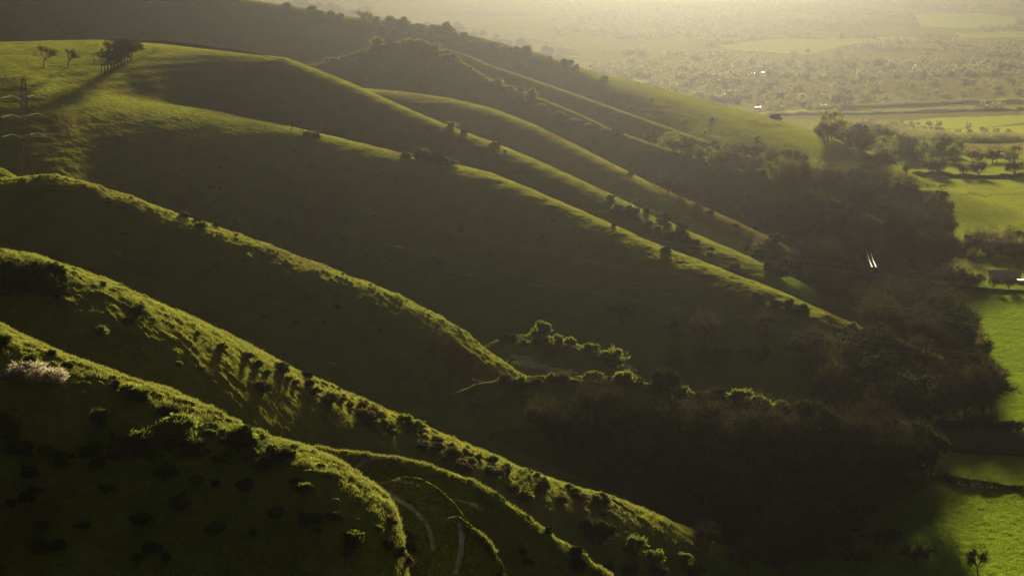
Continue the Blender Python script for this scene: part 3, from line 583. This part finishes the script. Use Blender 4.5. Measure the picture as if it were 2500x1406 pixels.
wood([(2350,600),(2500,590),(2500,640),(2370,640)], 22, 6, BARE+WILLOW, (6, 10), 'bare tree in the thin copse between horse field and willows', 'thin copse below the horse field', .8)
# ------------------------------------------------------------------ hedges
def hedge(pts, h_, wd, mat, label, n=None):
    W = [];
    for (a, b), (c, d) in zip(pts[:-1], pts[1:]):
        p, q = hit(a, b), hit(c, d); L = (q-p).length; k = max(2, int(L/1.0))
        W += [tuple(p.lerp(q, i/k)) for i in range(k)]
    W = np.array(W); r = np.random.default_rng(int(pts[0][0]*7+pts[0][1])); m = n or int(len(W)*240)
    m = min(m, 60000); C = W[r.integers(0, len(W), m)]+0
    hh = h_*(.55+.75*sstep(-.6, .7, vnoise(C[:, 0]/5., C[:, 1]/5., 5)))
    C[:, 0] += r.normal(size=m)*wd*.4+r.random(m); C[:, 1] += r.normal(size=m)*wd*.4
    gz = ground(C[:, 0], C[:, 1]); C[:, 2] = gz+hh*r.random(m)**.7
    q = Q(); q.leaves(C, .30 if h_ < 2 else (.42 if m < 50000 else .6), r, 1.4)
    o0 = thing('hedge', label, 'hedge'); q.build('foliage', mat, o0)
    s = Q(); 
    for p in W[::6]: g = float(ground(p[0], p[1])); s.tube((p[0], p[1], g-.2), (p[0]+.2, p[1], g+h_*.7), .06, .03, 4)
    s.build('stem', M_BARK, o0)
hedge([(2110,412),(2250,430),(2380,436),(2500,434)], 2.6, 3, M_TWIG, 'ragged brown hedge with tall trees above the horse field')
hedge([(2275,1163),(2330,1180),(2400,1188),(2500,1196)], 1.3, 1.4, M_BROWN, 'low dark hedge between the two lowest bright fields')
hedge([(2290,1045),(2400,1050),(2500,1052)], 3.2, 3.5, M_TWIG, 'black unlit hedge across the field above the pale stalks')
hedge([(2280,1100),(2380,1108),(2500,1112)], 1.0, 1.2, M_BROWN, 'low scrubby hedge under the strip of pale stalks')
hedge([(2230,700),(2330,702),(2440,712),(2500,714)], 1.4, 1.5, M_BROWN, 'thin hedge along the feet of the willow row')
hedge([(1990,268),(2150,262),(2350,252),(2500,250)], 4.0, 10, M_FAR, 'long dark hedge line across the hazy meadows')
hedge([(1870,283),(2100,279),(2300,274),(2500,268)], 3.5, 9, M_FAR, 'lower dark hedge line before the hazy marsh pasture')
hedge([(2180,330),(2300,345),(2400,350),(2500,345)], 6, 12, M_FAR, 'thick hazy hedge bordering the marsh pasture near the grey wood')
# ------------------------------------------------------------------ strip of pale stalks, grass
def scatter_quads(name, P, hgt, wdt, mat, kind='stuff', label=None, lean=.35, per=4, seed=3):
    r = np.random.default_rng(seed); P = np.repeat(P, per, 0); n = len(P)
    P = P+np.stack([r.normal(size=n)*.12, r.normal(size=n)*.12, np.zeros(n)], 1)
    D = np.stack([r.normal(size=n)*lean, r.normal(size=n)*lean, np.ones(n)], 1); D /= np.linalg.norm(D, axis=1)[:, None]
    q = Q(); q.twigs(P-np.array([0, 0, .05]), D, hgt*(.5+r.random(n)), wdt, r); o = q.build(name, mat); o['kind'] = kind
    if label: o['label'] = label
    return o
def px_points(poly, n, r):
    P = np.array(poly, float); out = []
    while len(out) < n:
        u = r.uniform(P[:, 0].min(), P[:, 0].max()); v = r.uniform(P[:, 1].min(), P[:, 1].max())
        if inpoly(u, v, poly):
            p = hit(u, v)
            if p is not None: out.append(tuple(p))
    return np.array(out)
r_ = np.random.default_rng(5)
scatter_quads('reeds', px_points([(2285,1060),(2500,1066),(2500,1102),(2290,1096)], 3500, r_), 1.5, .03, M_STRAW, label='pale stalks standing in the shaded strip field', per=3, lean=.1)
def crest_points(k, n, u0, u1, back, front, seed):
    r = np.random.default_rng(seed); S, D, R, mn, mf = RP[k]; u = r.uniform(u0, u1, n); t = ts(u, 700)[0]
    y = np.interp(t, TG, D)-back*r.random(n)**1.3+front*r.random(n); x = t*y
    keep = vnoise(x/1.6, y/1.6, 401)+.6*vnoise(x/9., y/9., 402) > -.15
    x, y = x[keep], y[keep]; return np.stack([x, y, ground(x, y)], 1)
G = [crest_points('spur2', 34000, -60, 1900, 26, 5, 1), crest_points('spur1', 20000, -60, 1010, 14, 4, 2), crest_points('mound', 5000, 730, 1500, 5, 1, 3),
     crest_points('hump', 900, 1080, 1210, 2, .5, 6), crest_points('spur3', 9000, -40, 1300, 14, 3, 7)]
scatter_quads('grass', np.vstack(G), .34, .022, M_BLADE, label='rough grass tussocks on the sunlit crests', per=4, lean=.5)
# ------------------------------------------------------------------ chalk paths
def ribbon(name, pts, wd, mat, label=None, lift=.05, wob=.0, kind='structure'):
    C = []
    for (a, b), (c, d) in zip(pts[:-1], pts[1:]):
        for i in range(12): f = i/12.; C.append((a+(c-a)*f, b+(d-b)*f))
    C.append(pts[-1]); W = [hit(*c) for c in C]; W = [p for p in W if p is not None]
    L = [W[0]]
    for p in W[1:]:
        if abs(p.y-L[-1].y) < 14: L.append(p)
    A = np.array([(p.x, p.y) for p in L]); ker = np.array([1, 2, 3, 2, 1])/9.; 
    if len(A) > 6: A = np.stack([np.convolve(np.pad(A[:, i], 2, mode='edge'), ker, 'valid') for i in (0, 1)], 1)
    T = np.gradient(A, axis=0); T /= np.linalg.norm(T, axis=1)[:, None]+1e-9; Nn = np.stack([-T[:, 1], T[:, 0]], 1)
    ws = wd*(1+wob*vnoise(np.arange(len(A))/2., np.zeros(len(A)), 9)); K = 5; V = []
    for j in range(K):
        o = (j/(K-1)-.5); P = A+Nn*(ws*o)[:, None]; z = ground(P[:, 0], P[:, 1]); V.append(np.stack([P[:, 0], P[:, 1], z+lift+.12*(1-abs(2*o))], 1))
    V = np.stack(V, 1).reshape(-1, 3); n = len(A); idx = np.arange(n*K).reshape(n, K)
    F = np.stack([idx[:-1, :-1], idx[:-1, 1:], idx[1:, 1:], idx[1:, :-1]], -1).reshape(-1, 4)
    o = mesh_np(name, V, F, mat, True); o['kind'] = kind
    if label: o['label'] = label
    return o
ribbon('path', [(928,1192),(960,1212),(1000,1236),(1035,1268),(1052,1300),(1058,1340),(1060,1404)], .6, M_CHALK, 'worn chalk path winding down the nearest hollow', wob=.15)
ribbon('path', [(1122,1276),(1128,1310),(1126,1345),(1118,1375),(1112,1404)], .6, M_CHALK, 'short steep chalk path below the small hump', wob=.15)
ribbon('path', [(870,1140),(890,1126),(925,1117),(960,1118)], .7, M_CHALK, 'chalk path over the old mound', wob=.3)
ribbon('path', [(1248,868),(1290,882),(1325,895),(1350,912)], 2.2, M_CHALK, 'chalk path into the pit below the knoll', wob=.5)
ribbon('path', [(1150,925),(1195,935),(1235,926)], .9, M_CHALK, 'thin path at the foot of the third spur', wob=.5)
ribbon('path', [(600,289),(660,300),(720,312),(745,324)], .8, M_CHALK, 'pale fence-side path on the plateau edge', wob=.3)
ribbon('path', [(560,127),(640,137),(700,147)], .6, M_CHALK, 'pale path around the earthwork', wob=.3)
for i, off in enumerate((-1.3, 0, 1.3)):
    pass
# ------------------------------------------------------------------ pylon
def lattice(q, p0, p1, w0, w1, bays, rr=.09):
    for a in (-1, 1):
        for b in (-1, 1): q.tube((p0[0]+a*w0, p0[1]+b*w0, p0[2]), (p1[0]+a*w1, p1[1]+b*w1, p1[2]), rr, rr, 4)
    for i in range(bays):
        f0, f1 = i/bays, (i+1)/bays; z0, z1 = p0[2]+(p1[2]-p0[2])*f0, p0[2]+(p1[2]-p0[2])*f1; a0, a1 = w0+(w1-w0)*f0, w0+(w1-w0)*f1
        for sx, sy, ex, ey in ((-1, -1, 1, -1), (1, -1, 1, 1), (1, 1, -1, 1), (-1, 1, -1, -1)):
            q.tube((sx*a0, sy*a0, z0), (ex*a1, ey*a1, z1), rr*.6, rr*.6, 3); q.tube((ex*a0, ey*a0, z0), (sx*a1, sy*a1, z1), rr*.6, rr*.6, 3)
            q.tube((sx*a1, sy*a1, z1), (ex*a1, ey*a1, z1), rr*.6, rr*.6, 3)
PY = 700.0
def wpt(u, v, y): t, s = ts(u, v); return Vector((float(t)*y, y, H+float(s)*y))
ptop = wpt(57, 190, PY); pz = float(ground(ptop.x, PY)); print('pylon height', ptop.z-pz, 'ground', pz)
pyl = thing('electricity_pylon', 'steel lattice electricity pylon with six bright insulator arms behind the third spur', 'pylon', None, (ptop.x, PY, pz))
HT = ptop.z-pz; kz = PX*PY
q = Q(); az = [HT-(v-190)*kz for v in (232, 278, 326)]; lattice(q, (0, 0, 0), (0, 0, az[2]-2), 3.6, 1.2, 7, .12); q.build('leg_section', M_STEEL, pyl)
q = Q(); lattice(q, (0, 0, az[2]-2), (0, 0, HT-.5), 1.2, .55, 12, .09); q.tube((0, 0, HT-2.), (0, 0, HT), .15, .05, 4); q.build('upper_mast', M_STEEL, pyl)
tips = []
for z in az:
    for sgn in (-1, 1):
        q = Q(); tip = (sgn*3.1, sgn*2.4, z)
        for a in (-.8, .8): q.tube((0, a, z), tip, .09, .06, 4); q.tube((0, a*.8, z+1.4), tip, .08, .05, 4)
        for f in (.3, .6): q.tube((tip[0]*f, tip[1]*f-.6*(1-f), z), (tip[0]*f, tip[1]*f, z+1.3*(1-f)), .05, .05, 3)
        arm = q.build('cross_arm', M_STEEL, pyl)
        for d_ in (-1, 1):
            e = (tip[0]+d_*2.9, tip[1], z-(.75 if d_ < 0 else 1.15)); g_ = Q()
            for kk in range(12):
                f = (kk+.5)/12; c = [tip[i]+(e[i]-tip[i])*f for i in range(3)]; dd = [(e[i]-tip[i])*.022 for i in range(3)]
                g_.tube([c[i]-dd[i] for i in range(3)], [c[i]+dd[i] for i in range(3)], .13, .09, 6)
            g_.tube(tip, e, .045, .045, 6)
            g_.build('insulator', M_GLASS, arm)
        tips.append((tip, z, sgn))
def cable(A, B, sag, label, group, n=48):
    q = Q(); P = [A.lerp(B, i/n)-Vector((0, 0, sag*4*(i/n)*(1-i/n))) for i in range(n+1)]
    for a, b in zip(P[:-1], P[1:]): q.tube(a, b, .03, .03, 3)
    o = q.build('power_cable', M_WIRE); tag(o, label, 'cable', group)
base = Vector((ptop.x, PY, pz))
names = ['top', 'middle', 'bottom']
for i, (tip, z, sgn) in enumerate(tips):
    A = base+Vector((tip[0]+2.9, tip[1], z-1.15)); vv = (700, 800, 900)[i//2]+ (25 if sgn > 0 else 0)
    B = wpt(2700, vv, 640)
    cable(A, B, 9, '%s cable from the %s arm tip crossing the dark spur' % (names[i//2], 'far' if sgn > 0 else 'near'), 'power cables from the pylon')
    A2 = base+Vector((tip[0]-2.9, tip[1], z-.75)); cable(A2, A2+Vector((-120, 10*sgn, -4)), 1.5, '%s cable leaving the %s arm tip towards the plateau side' % (names[i//2], 'far' if sgn > 0 else 'near'), 'power cables from the pylon', 12)
# ------------------------------------------------------------------ fences
def fence(pts, n, label, h_=1.2, wire=True, rad=.07):
    W = [hit(*p) for p in pts]; W = [p for p in W if p]; t0 = thing('fence', label, 'fence')
    seg = [(b-a).length for a, b in zip(W[:-1], W[1:])]; T = sum(seg); tops = []
    for i in range(n):
        d = T*i/(n-1); k = 0
        while k < len(seg)-1 and d > seg[k]: d -= seg[k]; k += 1
        p = W[k].lerp(W[k+1], min(1, d/seg[k])); z = float(ground(p.x, p.y))
        q = Q(); q.tube((p.x, p.y, z-.2), (p.x, p.y, z+h_), rad, rad*.9, 5); q.tube((p.x, p.y, z+h_), (p.x, p.y, z+h_+.03), rad*.9, .01, 5); q.build('post', M_POST, t0); tops.append(Vector((p.x, p.y, z)))
    if wire:
        q = Q()
        for f in (.4, .7, .95):
            for a, b in zip(tops[:-1], tops[1:]): q.tube(a+Vector((0, 0, h_*f)), b+Vector((0, 0, h_*f)), .02, .02, 3)
        q.build('wire', M_STEEL, t0)
fence([(60,127),(90,129),(150,130),(208,131)], 22, 'short post fence on the bright plateau behind the lone thorn trees', 1.5)
fence([(388,122),(350,138),(300,160),(250,186)], 26, 'post and wire fence dropping down the plateau beside the thorn clump', 1.4)
fence([(350,212),(420,240),(520,268),(620,290),(740,316)], 44, 'long post fence along the crest behind the pylon slope', 1.3)
fence([(2275,484),(2350,481),(2420,479),(2500,478)], 26, 'wire fence crossing the horse field', 1.3)
fence([(2215,702),(2330,706),(2500,716)], 30, 'field fence under the willow row', 1.2)
for u, v, l in ((228,162,'tall single pole on the plateau by the thorn clump'), (712,318,'tall single pole where the long crest fence ends'), (740,326,'short pole just downhill of the crest fence end')):
    p = hit(u, v); q = Q(); q.tube((0, 0, -.3), (0, 0, 5.0), .14, .10, 6); q.tube((-.7, 0, 4.5), (.7, 0, 4.5), .07, .07, 4); o = q.build('wooden_pole', M_POST); o.location = p; tag(o, l, 'pole')
# ------------------------------------------------------------------ buildings
def house(u, v, wd, dp, hw, hr, kind, label, name='house', rz=None):
    p = hit(u, v)
    if p is None or (p.y < 2000 and kind != 'flat'): print('no hit', label); return
    rz = random.uniform(-.5, .5) if rz is None else rz
    t0 = thing(name, label, 'house' if name == 'house' else name.replace('_', ' '), None, (p.x, p.y, p.z-.3)); t0.rotation_euler = (0, 0, rz)
    q = Q(); q.box((0, 0, hw/2), (wd, dp, hw)); wm = M_WALLA if kind != 'brick' else M_WALLB; q.build('wall', wm, t0)
    q = Q(); o_ = .35
    if kind == 'flat':
        x, y = wd/2+o_, dp/2+o_; V = [(-x, -y, hw), (x, -y, hw), (x, 0, hw+hr), (-x, 0, hw+hr), (x, y, hw), (-x, y, hw)]
        q.add(V, [(0, 1, 2, 3), (3, 2, 4, 5), (0, 5, 4, 1)]); q.build('roof', M_METAL, t0)
    else:
        x, y = wd/2+o_, dp/2+o_; V = [(-x, -y, hw-.05), (x, -y, hw-.05), (x, 0, hw+hr), (-x, 0, hw+hr), (x, y, hw-.05), (-x, y, hw-.05)]
        q.add(V, [(0, 1, 2, 3), (3, 2, 4, 5), (0, 5, 4, 1)]); q.add([(x, -y, hw-.05), (x, y, hw-.05), (x, 0, hw+hr), (x, 0, hw+hr), (-x, -y, hw-.05), (-x, y, hw-.05), (-x, 0, hw+hr), (-x, 0, hw+hr)], [(0, 1, 2, 3), (4, 5, 6, 7)])
        rf = q.build('roof', M_TILE if kind == 'brick' else M_SLATE, t0)
        c = Q(); c.box((wd*.3, 0, hw+hr+.2), (.9, .7, 1.6)); c.build('chimney', M_WALLB, rf)
        for sx in (-.28, .28):
            g = Q(); g.box((sx*wd, -dp/2-.03, hw*.5), (1.4, .08, 1.3)); g.build('window', M_PANE, t0)
hs = [(1757,231,'flat'),(1772,234,'flat'),(1730,180,'h'),(1838,182,'flat'),(1862,180,'flat'),(1850,266,'flat'),(2010,260,'flat'),(1970,262,'h'),(2155,170,'flat'),(2235,163,'flat'),(2232,170,'flat'),(2188,186,'flat'),(2430,160,'flat'),(2405,166,'h'),(2418,156,'h'),(2330,184,'h'),(2290,160,'h'),(1690,212,'brick'),(1740,196,'h'),(1770,214,'brick'),(1800,205,'h'),(1825,225,'brick'),(1880,214,'h'),(1905,240,'brick'),(1948,224,'h'),(2040,214,'h'),(2085,206,'brick'),(2120,192,'h'),(2060,186,'h'),(2260,192,'brick'),(2360,205,'h'),(2450,190,'brick'),(2480,214,'h'),(1760,246,'h'),(1800,252,'brick')]
hs_sorted = sorted(range(len(hs)), key=lambda i: hs[i][0]); rank = {i: k for k, i in enumerate(hs_sorted)}
for i, (u, v, k) in enumerate(hs):
    w_ = {'flat': random.uniform(4, 8), 'h': random.uniform(9, 12), 'brick': random.uniform(8, 11)}[k]
    o1 = {'flat': 'low shed with a glinting sheet roof', 'h': 'pale house with slate roof', 'brick': 'brick house with tiled roof'}[k]
    house(u, v, w_, random.uniform(3, 5), 2.6 if k == 'flat' else 4.2, .12 if k == 'flat' else 2.6, k, '%s in the hazy village, %s building counting rightwards' % (o1, ORD[rank[i]] if rank[i] else 'first'), 'shed' if k == 'flat' else 'house')
house(2384, 272, 16, 8, 3, 1.0, 'flat', 'large barn with a pale shining roof in the hazy meadows', 'barn', .1)
house(2430, 384, 10, 6, 2.4, .15, 'flat', 'long glinting farm shed behind the hedge trees', 'barn', -.06)
house(2452, 678, 11, 7, 1.9, 1.3, 'flat', 'long wet-roofed shed behind the willow row', 'shed', -.02)
house(2494, 690, 2.6, 3, 1.4, .1, 'flat', 'small white-roofed shed in front of the long wet roof', 'shed', .1)
# ------------------------------------------------------------------ the wet track catching the sun
M_EARTH = mat_plain("track earth", (.05, .042, .03), (.08, .07, .045), 1.0, 0, 3.0, 0.0)
def track():
    zt = 5.3; rows = [(2117, 608), (2119, 618), (2122, 630), (2126, 641), (2131, 652)]; C = []
    for u, v in rows: t, s = ts(u, v); y = (zt-H)/float(s); C.append((float(t)*y, y))
    C = np.array(C); V = []; F = []
    for x, y in C:
        g = min(float(ground(x, y)), zt)-1.5
        V += [(x-4.6, y, g), (x-2.2, y, zt-.06), (x+2.2, y, zt-.06), (x+4.6, y, g)]  # bank added under the track so the ruts lie level and catch the sun
    for i in range(len(C)-1):
        for k in range(3): a = 4*i+k; F.append((a, a+1, a+5, a+4))
    F.append((16, 17, 18, 19)); o = mesh_np('track', V, F, M_EARTH); o['kind'] = 'structure'; o['label'] = 'farm track on an added bank between the trees of the valley wood'
    for off, a, b in ((-1.5, 0, 3), (-.2, 0, 5), (1.2, 1, 5)):
        V = []
        for x, y in C[a:b]: V += [(x+off-.2, y, zt), (x+off+.2, y, zt)]
        n = b-a; o = mesh_np('wheel_rut', V, [(2*i, 2*i+1, 2*i+3, 2*i+2) for i in range(n-1)], M_WET); o['kind'] = 'structure'; o['label'] = 'wet wheel rut shining on the raised farm track'
track()
# ------------------------------------------------------------------ horses and people in the field
def skinned(name, joints, edges, radii, mat, parent=None, sub=1):
    me = bpy.data.meshes.new(name); me.from_pydata(joints, edges, []); o = bpy.data.objects.new(name, me); COL.objects.link(o); me.materials.append(mat)
    md = o.modifiers.new('skin', 'SKIN')
    if not me.skin_vertices: me.attributes.new
    for i, r in enumerate(radii): me.skin_vertices[0].data[i].radius = (r, r)
    me.skin_vertices[0].data[0].use_root = True
    s = o.modifiers.new('sub', 'SUBSURF'); s.levels = sub; s.render_levels = sub
    if parent: o.parent = parent
    return o
def make_skin_obj(name, joints, edges, radii, mat, parent=None):
    import bmesh
    me = bpy.data.meshes.new(name); bm = bmesh.new(); lay = bm.verts.layers.skin.verify(); vs = [bm.verts.new(j) for j in joints]
    for a, b in edges: bm.edges.new((vs[a], vs[b]))
    for i, v in enumerate(vs): v[lay].radius = (radii[i], radii[i]); v[lay].use_root = (i == 0)
    bm.to_mesh(me); bm.free(); me.materials.append(mat); o = bpy.data.objects.new(name, me); COL.objects.link(o)
    o.modifiers.new('skin', 'SKIN'); s = o.modifiers.new('sub', 'SUBSURF'); s.levels = 2; s.render_levels = 2
    if parent: o.parent = parent
    return o
def horse(u, v, mat, hairmat, label, rz, grazing=True):
    p = hit(u, v); t0 = thing('horse', label, 'horse', None, p); t0.rotation_euler = (0, 0, rz)
    J = [(-.7, 0, 1.2), (-.25, 0, 1.15), (.25, 0, 1.15), (.65, 0, 1.25), (1.0, 0, 1.2 if grazing else 1.6), (1.3, 0, .75 if grazing else 1.9), (1.42, 0, .35 if grazing else 1.85), (1.5, 0, .12 if grazing else 1.7)]
    E = [(0, 1), (1, 2), (2, 3), (3, 4), (4, 5), (5, 6), (6, 7)]; R = [.33, .34, .33, .30, .18, .13, .13, .07]
    for sx, hind in ((-1, 1), (1, 0)):
        for sy in (-.17, .17):
            b = len(J); r0 = 0 if hind else 3
            pts = [(-.68, sy, .95), (-.55, sy, .72), (-.78, sy, .48), (-.74, sy, .12), (-.68, sy, .03)] if hind else [(.58, sy, .9), (.6, sy, .55), (.6, sy, .3), (.6, sy, .1), (.66, sy, .03)]
            J += pts; R += [.17, .11, .07, .05, .07]; E += [(r0, b), (b, b+1), (b+1, b+2), (b+2, b+3), (b+3, b+4)]
    b = len(J)
    for sy in (-.06, .06): J.append((J[5][0]+.03, sy*1.4, J[5][2]+.16)); R.append(.03); E.append((5, len(J)-1))
    make_skin_obj('body', J, E, R, mat, t0)
    q = Q(); r = np.random.default_rng(3); n = 60; P = np.stack([np.full(n, -.98), r.normal(size=n)*.03, np.full(n, 1.28)], 1); D = np.stack([-.25+.05*r.normal(size=n), .05*r.normal(size=n), -np.ones(n)], 1); q.twigs(P, D, .75+.1*r.random(n), .02, r); q.build('tail', hairmat, t0)
    q = Q(); n = 80; f = r.random(n); A = np.array(J[3])+np.array([.05, 0, .25]); B = np.array(J[5])+np.array([.05, 0, .18]); P = A+(B-A)*f[:, None]; D = np.stack([-.1*np.ones(n), .6*r.normal(size=n), -.6*np.ones(n)], 1); D /= np.linalg.norm(D, axis=1)[:, None]; q.twigs(P, D, .2+.1*r.random(n), .02, r); q.build('mane', hairmat, t0)
M_HB = mat_plain("brown horse coat", (.10, .05, .03), (.14, .07, .04)); M_HW = mat_plain("grey horse coat", (.5, .48, .45), (.65, .62, .58)); M_HAIR = mat_plain("dark horse hair", (.03, .02, .015), (.05, .035, .03)); M_HAIRW = mat_plain("pale horse hair", (.5, .48, .44), (.6, .57, .52))
horse(2302, 459, M_HB, M_HAIR, 'brown horse grazing beside the white horse', math.pi)
horse(2312, 460, M_HW, M_HAIRW, 'white horse grazing beside the brown horse', math.pi-.2)
M_COAT = mat_plain("dark coat", (.03, .03, .04), (.05, .05, .06)); M_SKIN = mat_plain("skin", (.35, .22, .16), (.4, .26, .19)); M_TR = mat_plain("dark trousers", (.04, .04, .05), (.06, .06, .08))
def person(u, v, label, rz, step=.18):
    p = hit(u, v); t0 = thing('person', label, 'person', None, p); t0.rotation_euler = (0, 0, rz)
    J = [(0, 0, .95), (0, 0, 1.15), (0, 0, 1.38), (0, 0, 1.5), (0, .02, 1.62), (0, .03, 1.73)]; E = [(0, 1), (1, 2), (2, 3), (3, 4), (4, 5)]; R = [.15, .14, .16, .06, .10, .09]
    for s in (-1, 1):
        b = len(J); J += [(s*.09, 0, .9), (s*.1, s*step, .5), (s*.1, s*step*1.1-.03, .1), (s*.1, s*step*1.1+.13, .04)]; R += [.10, .07, .045, .04]; E += [(0, b), (b, b+1), (b+1, b+2), (b+2, b+3)]
        b = len(J); J += [(s*.2, 0, 1.4), (s*.25, -s*.06, 1.13), (s*.25, -s*.12+.1, .88)]; R += [.065, .05, .04]; E += [(2, b), (b, b+1), (b+1, b+2)]
        h0 = b+2
        for k in range(5):
            J.append((s*(.25+(.03 if k == 4 else 0)), J[h0][1]+.02*(k-2)+.02, .88-(.15 if k < 4 else .09)+.012*abs(k-1.5))); R.append(.011); E.append((h0, len(J)-1))
    make_skin_obj('body', J, E, R, M_SKIN, t0)
    q = Q(); n = 10
    zr = [(.52, .17), (.8, .20), (1.0, .19), (1.2, .20), (1.36, .24), (1.46, .15), (1.5, .08)]
    for (z0, r0), (z1, r1) in zip(zr[:-1], zr[1:]): q.tube((0, 0, z0), (0, 0, z1), r0, r1, n)
    for s in (-1, 1): q.tube((s*.19, 0, 1.42), (s*.25, -s*.06, 1.13), .085, .07, 7); q.tube((s*.25, -s*.06, 1.13), (s*.25, -s*.12+.1, .92), .07, .055, 7)
    q.build('coat', M_COAT, t0)
    q = Q()
    for s in (-1, 1): q.tube((s*.09, 0, .93), (s*.1, s*step, .5), .12, .09, 7); q.tube((s*.1, s*step, .5), (s*.1, s*step*1.1-.03, .09), .09, .065, 7)
    q.build('trousers', M_TR, t0)
    q = Q(); r = np.random.default_rng(4); d = r.normal(size=(150, 3)); d /= np.linalg.norm(d, axis=1)[:, None]; d = d[(d[:, 2] > -.1) & (d[:, 1] < .5)]; q.leaves(np.array([0, .02, 1.72])+d*.115, .07, r); q.build('hair', M_HAIR, t0)
person(2265, 458, 'person in a dark coat walking alone in the horse field', .5)
person(2294, 459, 'person in a dark coat standing next to the two horses', -1.3, .05)
# ------------------------------------------------------------------ distant country
def far_trees():
    zones = [([(1560,215),(1800,190),(2100,190),(2500,190),(2500,238),(2100,256),(1900,275),(1850,262),(1700,235)], 150, 'hazy tree among the village houses', 'trees around the hazy village'),
             ([(1560,150),(1800,135),(2050,125),(2500,110),(2500,185),(1600,200)], 80, 'hazy tree on the ground behind the village', 'trees behind the hazy village'),
             ([(1960,290),(2200,300),(2500,330),(2500,372),(2250,372)], 60, 'hazy tree in the rough marsh pasture', 'trees in the marsh pasture')]
    for poly, n, l, g in zones:
        P = np.array(poly); k = 0; tr = 0
        while k < n and tr < n*30:
            tr += 1; u = random.uniform(P[:, 0].min(), P[:, 0].max()); v = random.uniform(P[:, 1].min(), P[:, 1].max())
            if not inpoly(u, v, poly): continue
            p = hit(u, v)
            if p is None or p.y < 2050: continue
            h_ = random.uniform(7, 14) if 'marsh' not in l else random.uniform(4, 8); s = h_*random.uniform(.9, 1.4)
            pr = random.choices(LFAR[:3], [5, 5, 2])[0]
            place(pr, (p.x, p.y, p.z-.3), (s, s, h_), random.uniform(0, 6.28), l, 'tree', g); k += 1
    tree_at(2062, 262, 46, LFAR[3], 'large copper-coloured tree at the village edge, taller than its neighbours', None, 1.1)
    tree_at(2040, 262, 30, LFAR[3], 'smaller copper tree beside the large one at the village edge', None, 1.0)
    for i in range(9): tree_at(2115+i*4.5, 166, 28+random.uniform(-4, 4), LFAR[2], 'golden poplar in the short upright row behind the village sheds', 'row of golden poplars', .35)
far_trees()
def far_mass():
    r = np.random.default_rng(77); Cs = []
    n = 5200; u = r.uniform(1350, 2700, n); v = r.uniform(-60, 262, n)
    t, s = ts(u, v); y = -(H+95)/np.minimum(s, -.012); y = np.clip(y, 2500, 14000); x = t*y
    dens = fbm(x/230., y/420., 3, 501)
    bright = np.zeros(n, bool)
    uu, vv = to_px(x, y, ground(x, y))
    for poly in BRIGHT: bright |= inpoly(uu, vv, poly)
    keep = (dens > -.15) & ~bright & ((vv < 190) | (dens > .35)); x, y = x[keep], y[keep]; z = ground(x, y)
    q = Q()
    for i in range(len(x)):
        h_ = r.uniform(7, 13); m = 46; d = r.normal(size=(m, 3)); d /= np.linalg.norm(d, axis=1)[:, None]; d[:, 2] = np.abs(d[:, 2])
        P = d*(r.random(m)**.35)[:, None]*np.array([h_*.75, h_*.6, h_])+np.array([x[i], y[i], z[i]]); q.leaves(P, h_*.36, r)
    o = q.build('distant_woods', M_FAR); o['kind'] = 'stuff'; o['label'] = 'hazy woods and hedgerows far across the plain'
far_mass()
# ------------------------------------------------------------------ drop the pattern plants
for t in PROTOS:
    for c in CH[t.name]: bpy.data.objects.remove(c)
    bpy.data.objects.remove(t)


# ------------------------------------------------------------------ haze
def haze():
    x0, x1, y0, y1, z0, z1 = -14000, 14000, -30, 18200, -112, 146
    V = [(x, y, z) for x in (x0, x1) for y in (y0, y1) for z in (z0, z1)]
    F = [(0, 1, 3, 2), (4, 6, 7, 5), (0, 4, 5, 1), (2, 3, 7, 6), (0, 2, 6, 4), (1, 5, 7, 3)]
    m, n, out = nmat("haze"); v = N(n, "ShaderNodeVolumePrincipled")
    v.inputs['Color'].default_value = (.0325,.0316,.0288,1); v.inputs['Density'].default_value = .00021; v.inputs["Anisotropy"].default_value = .958
    n.links.new(v.outputs[0], out.inputs['Volume'])
    o = mesh_np("haze", V, F, m); o['kind'] = 'stuff'; o['label'] = 'warm evening haze lying over the whole valley'
haze()
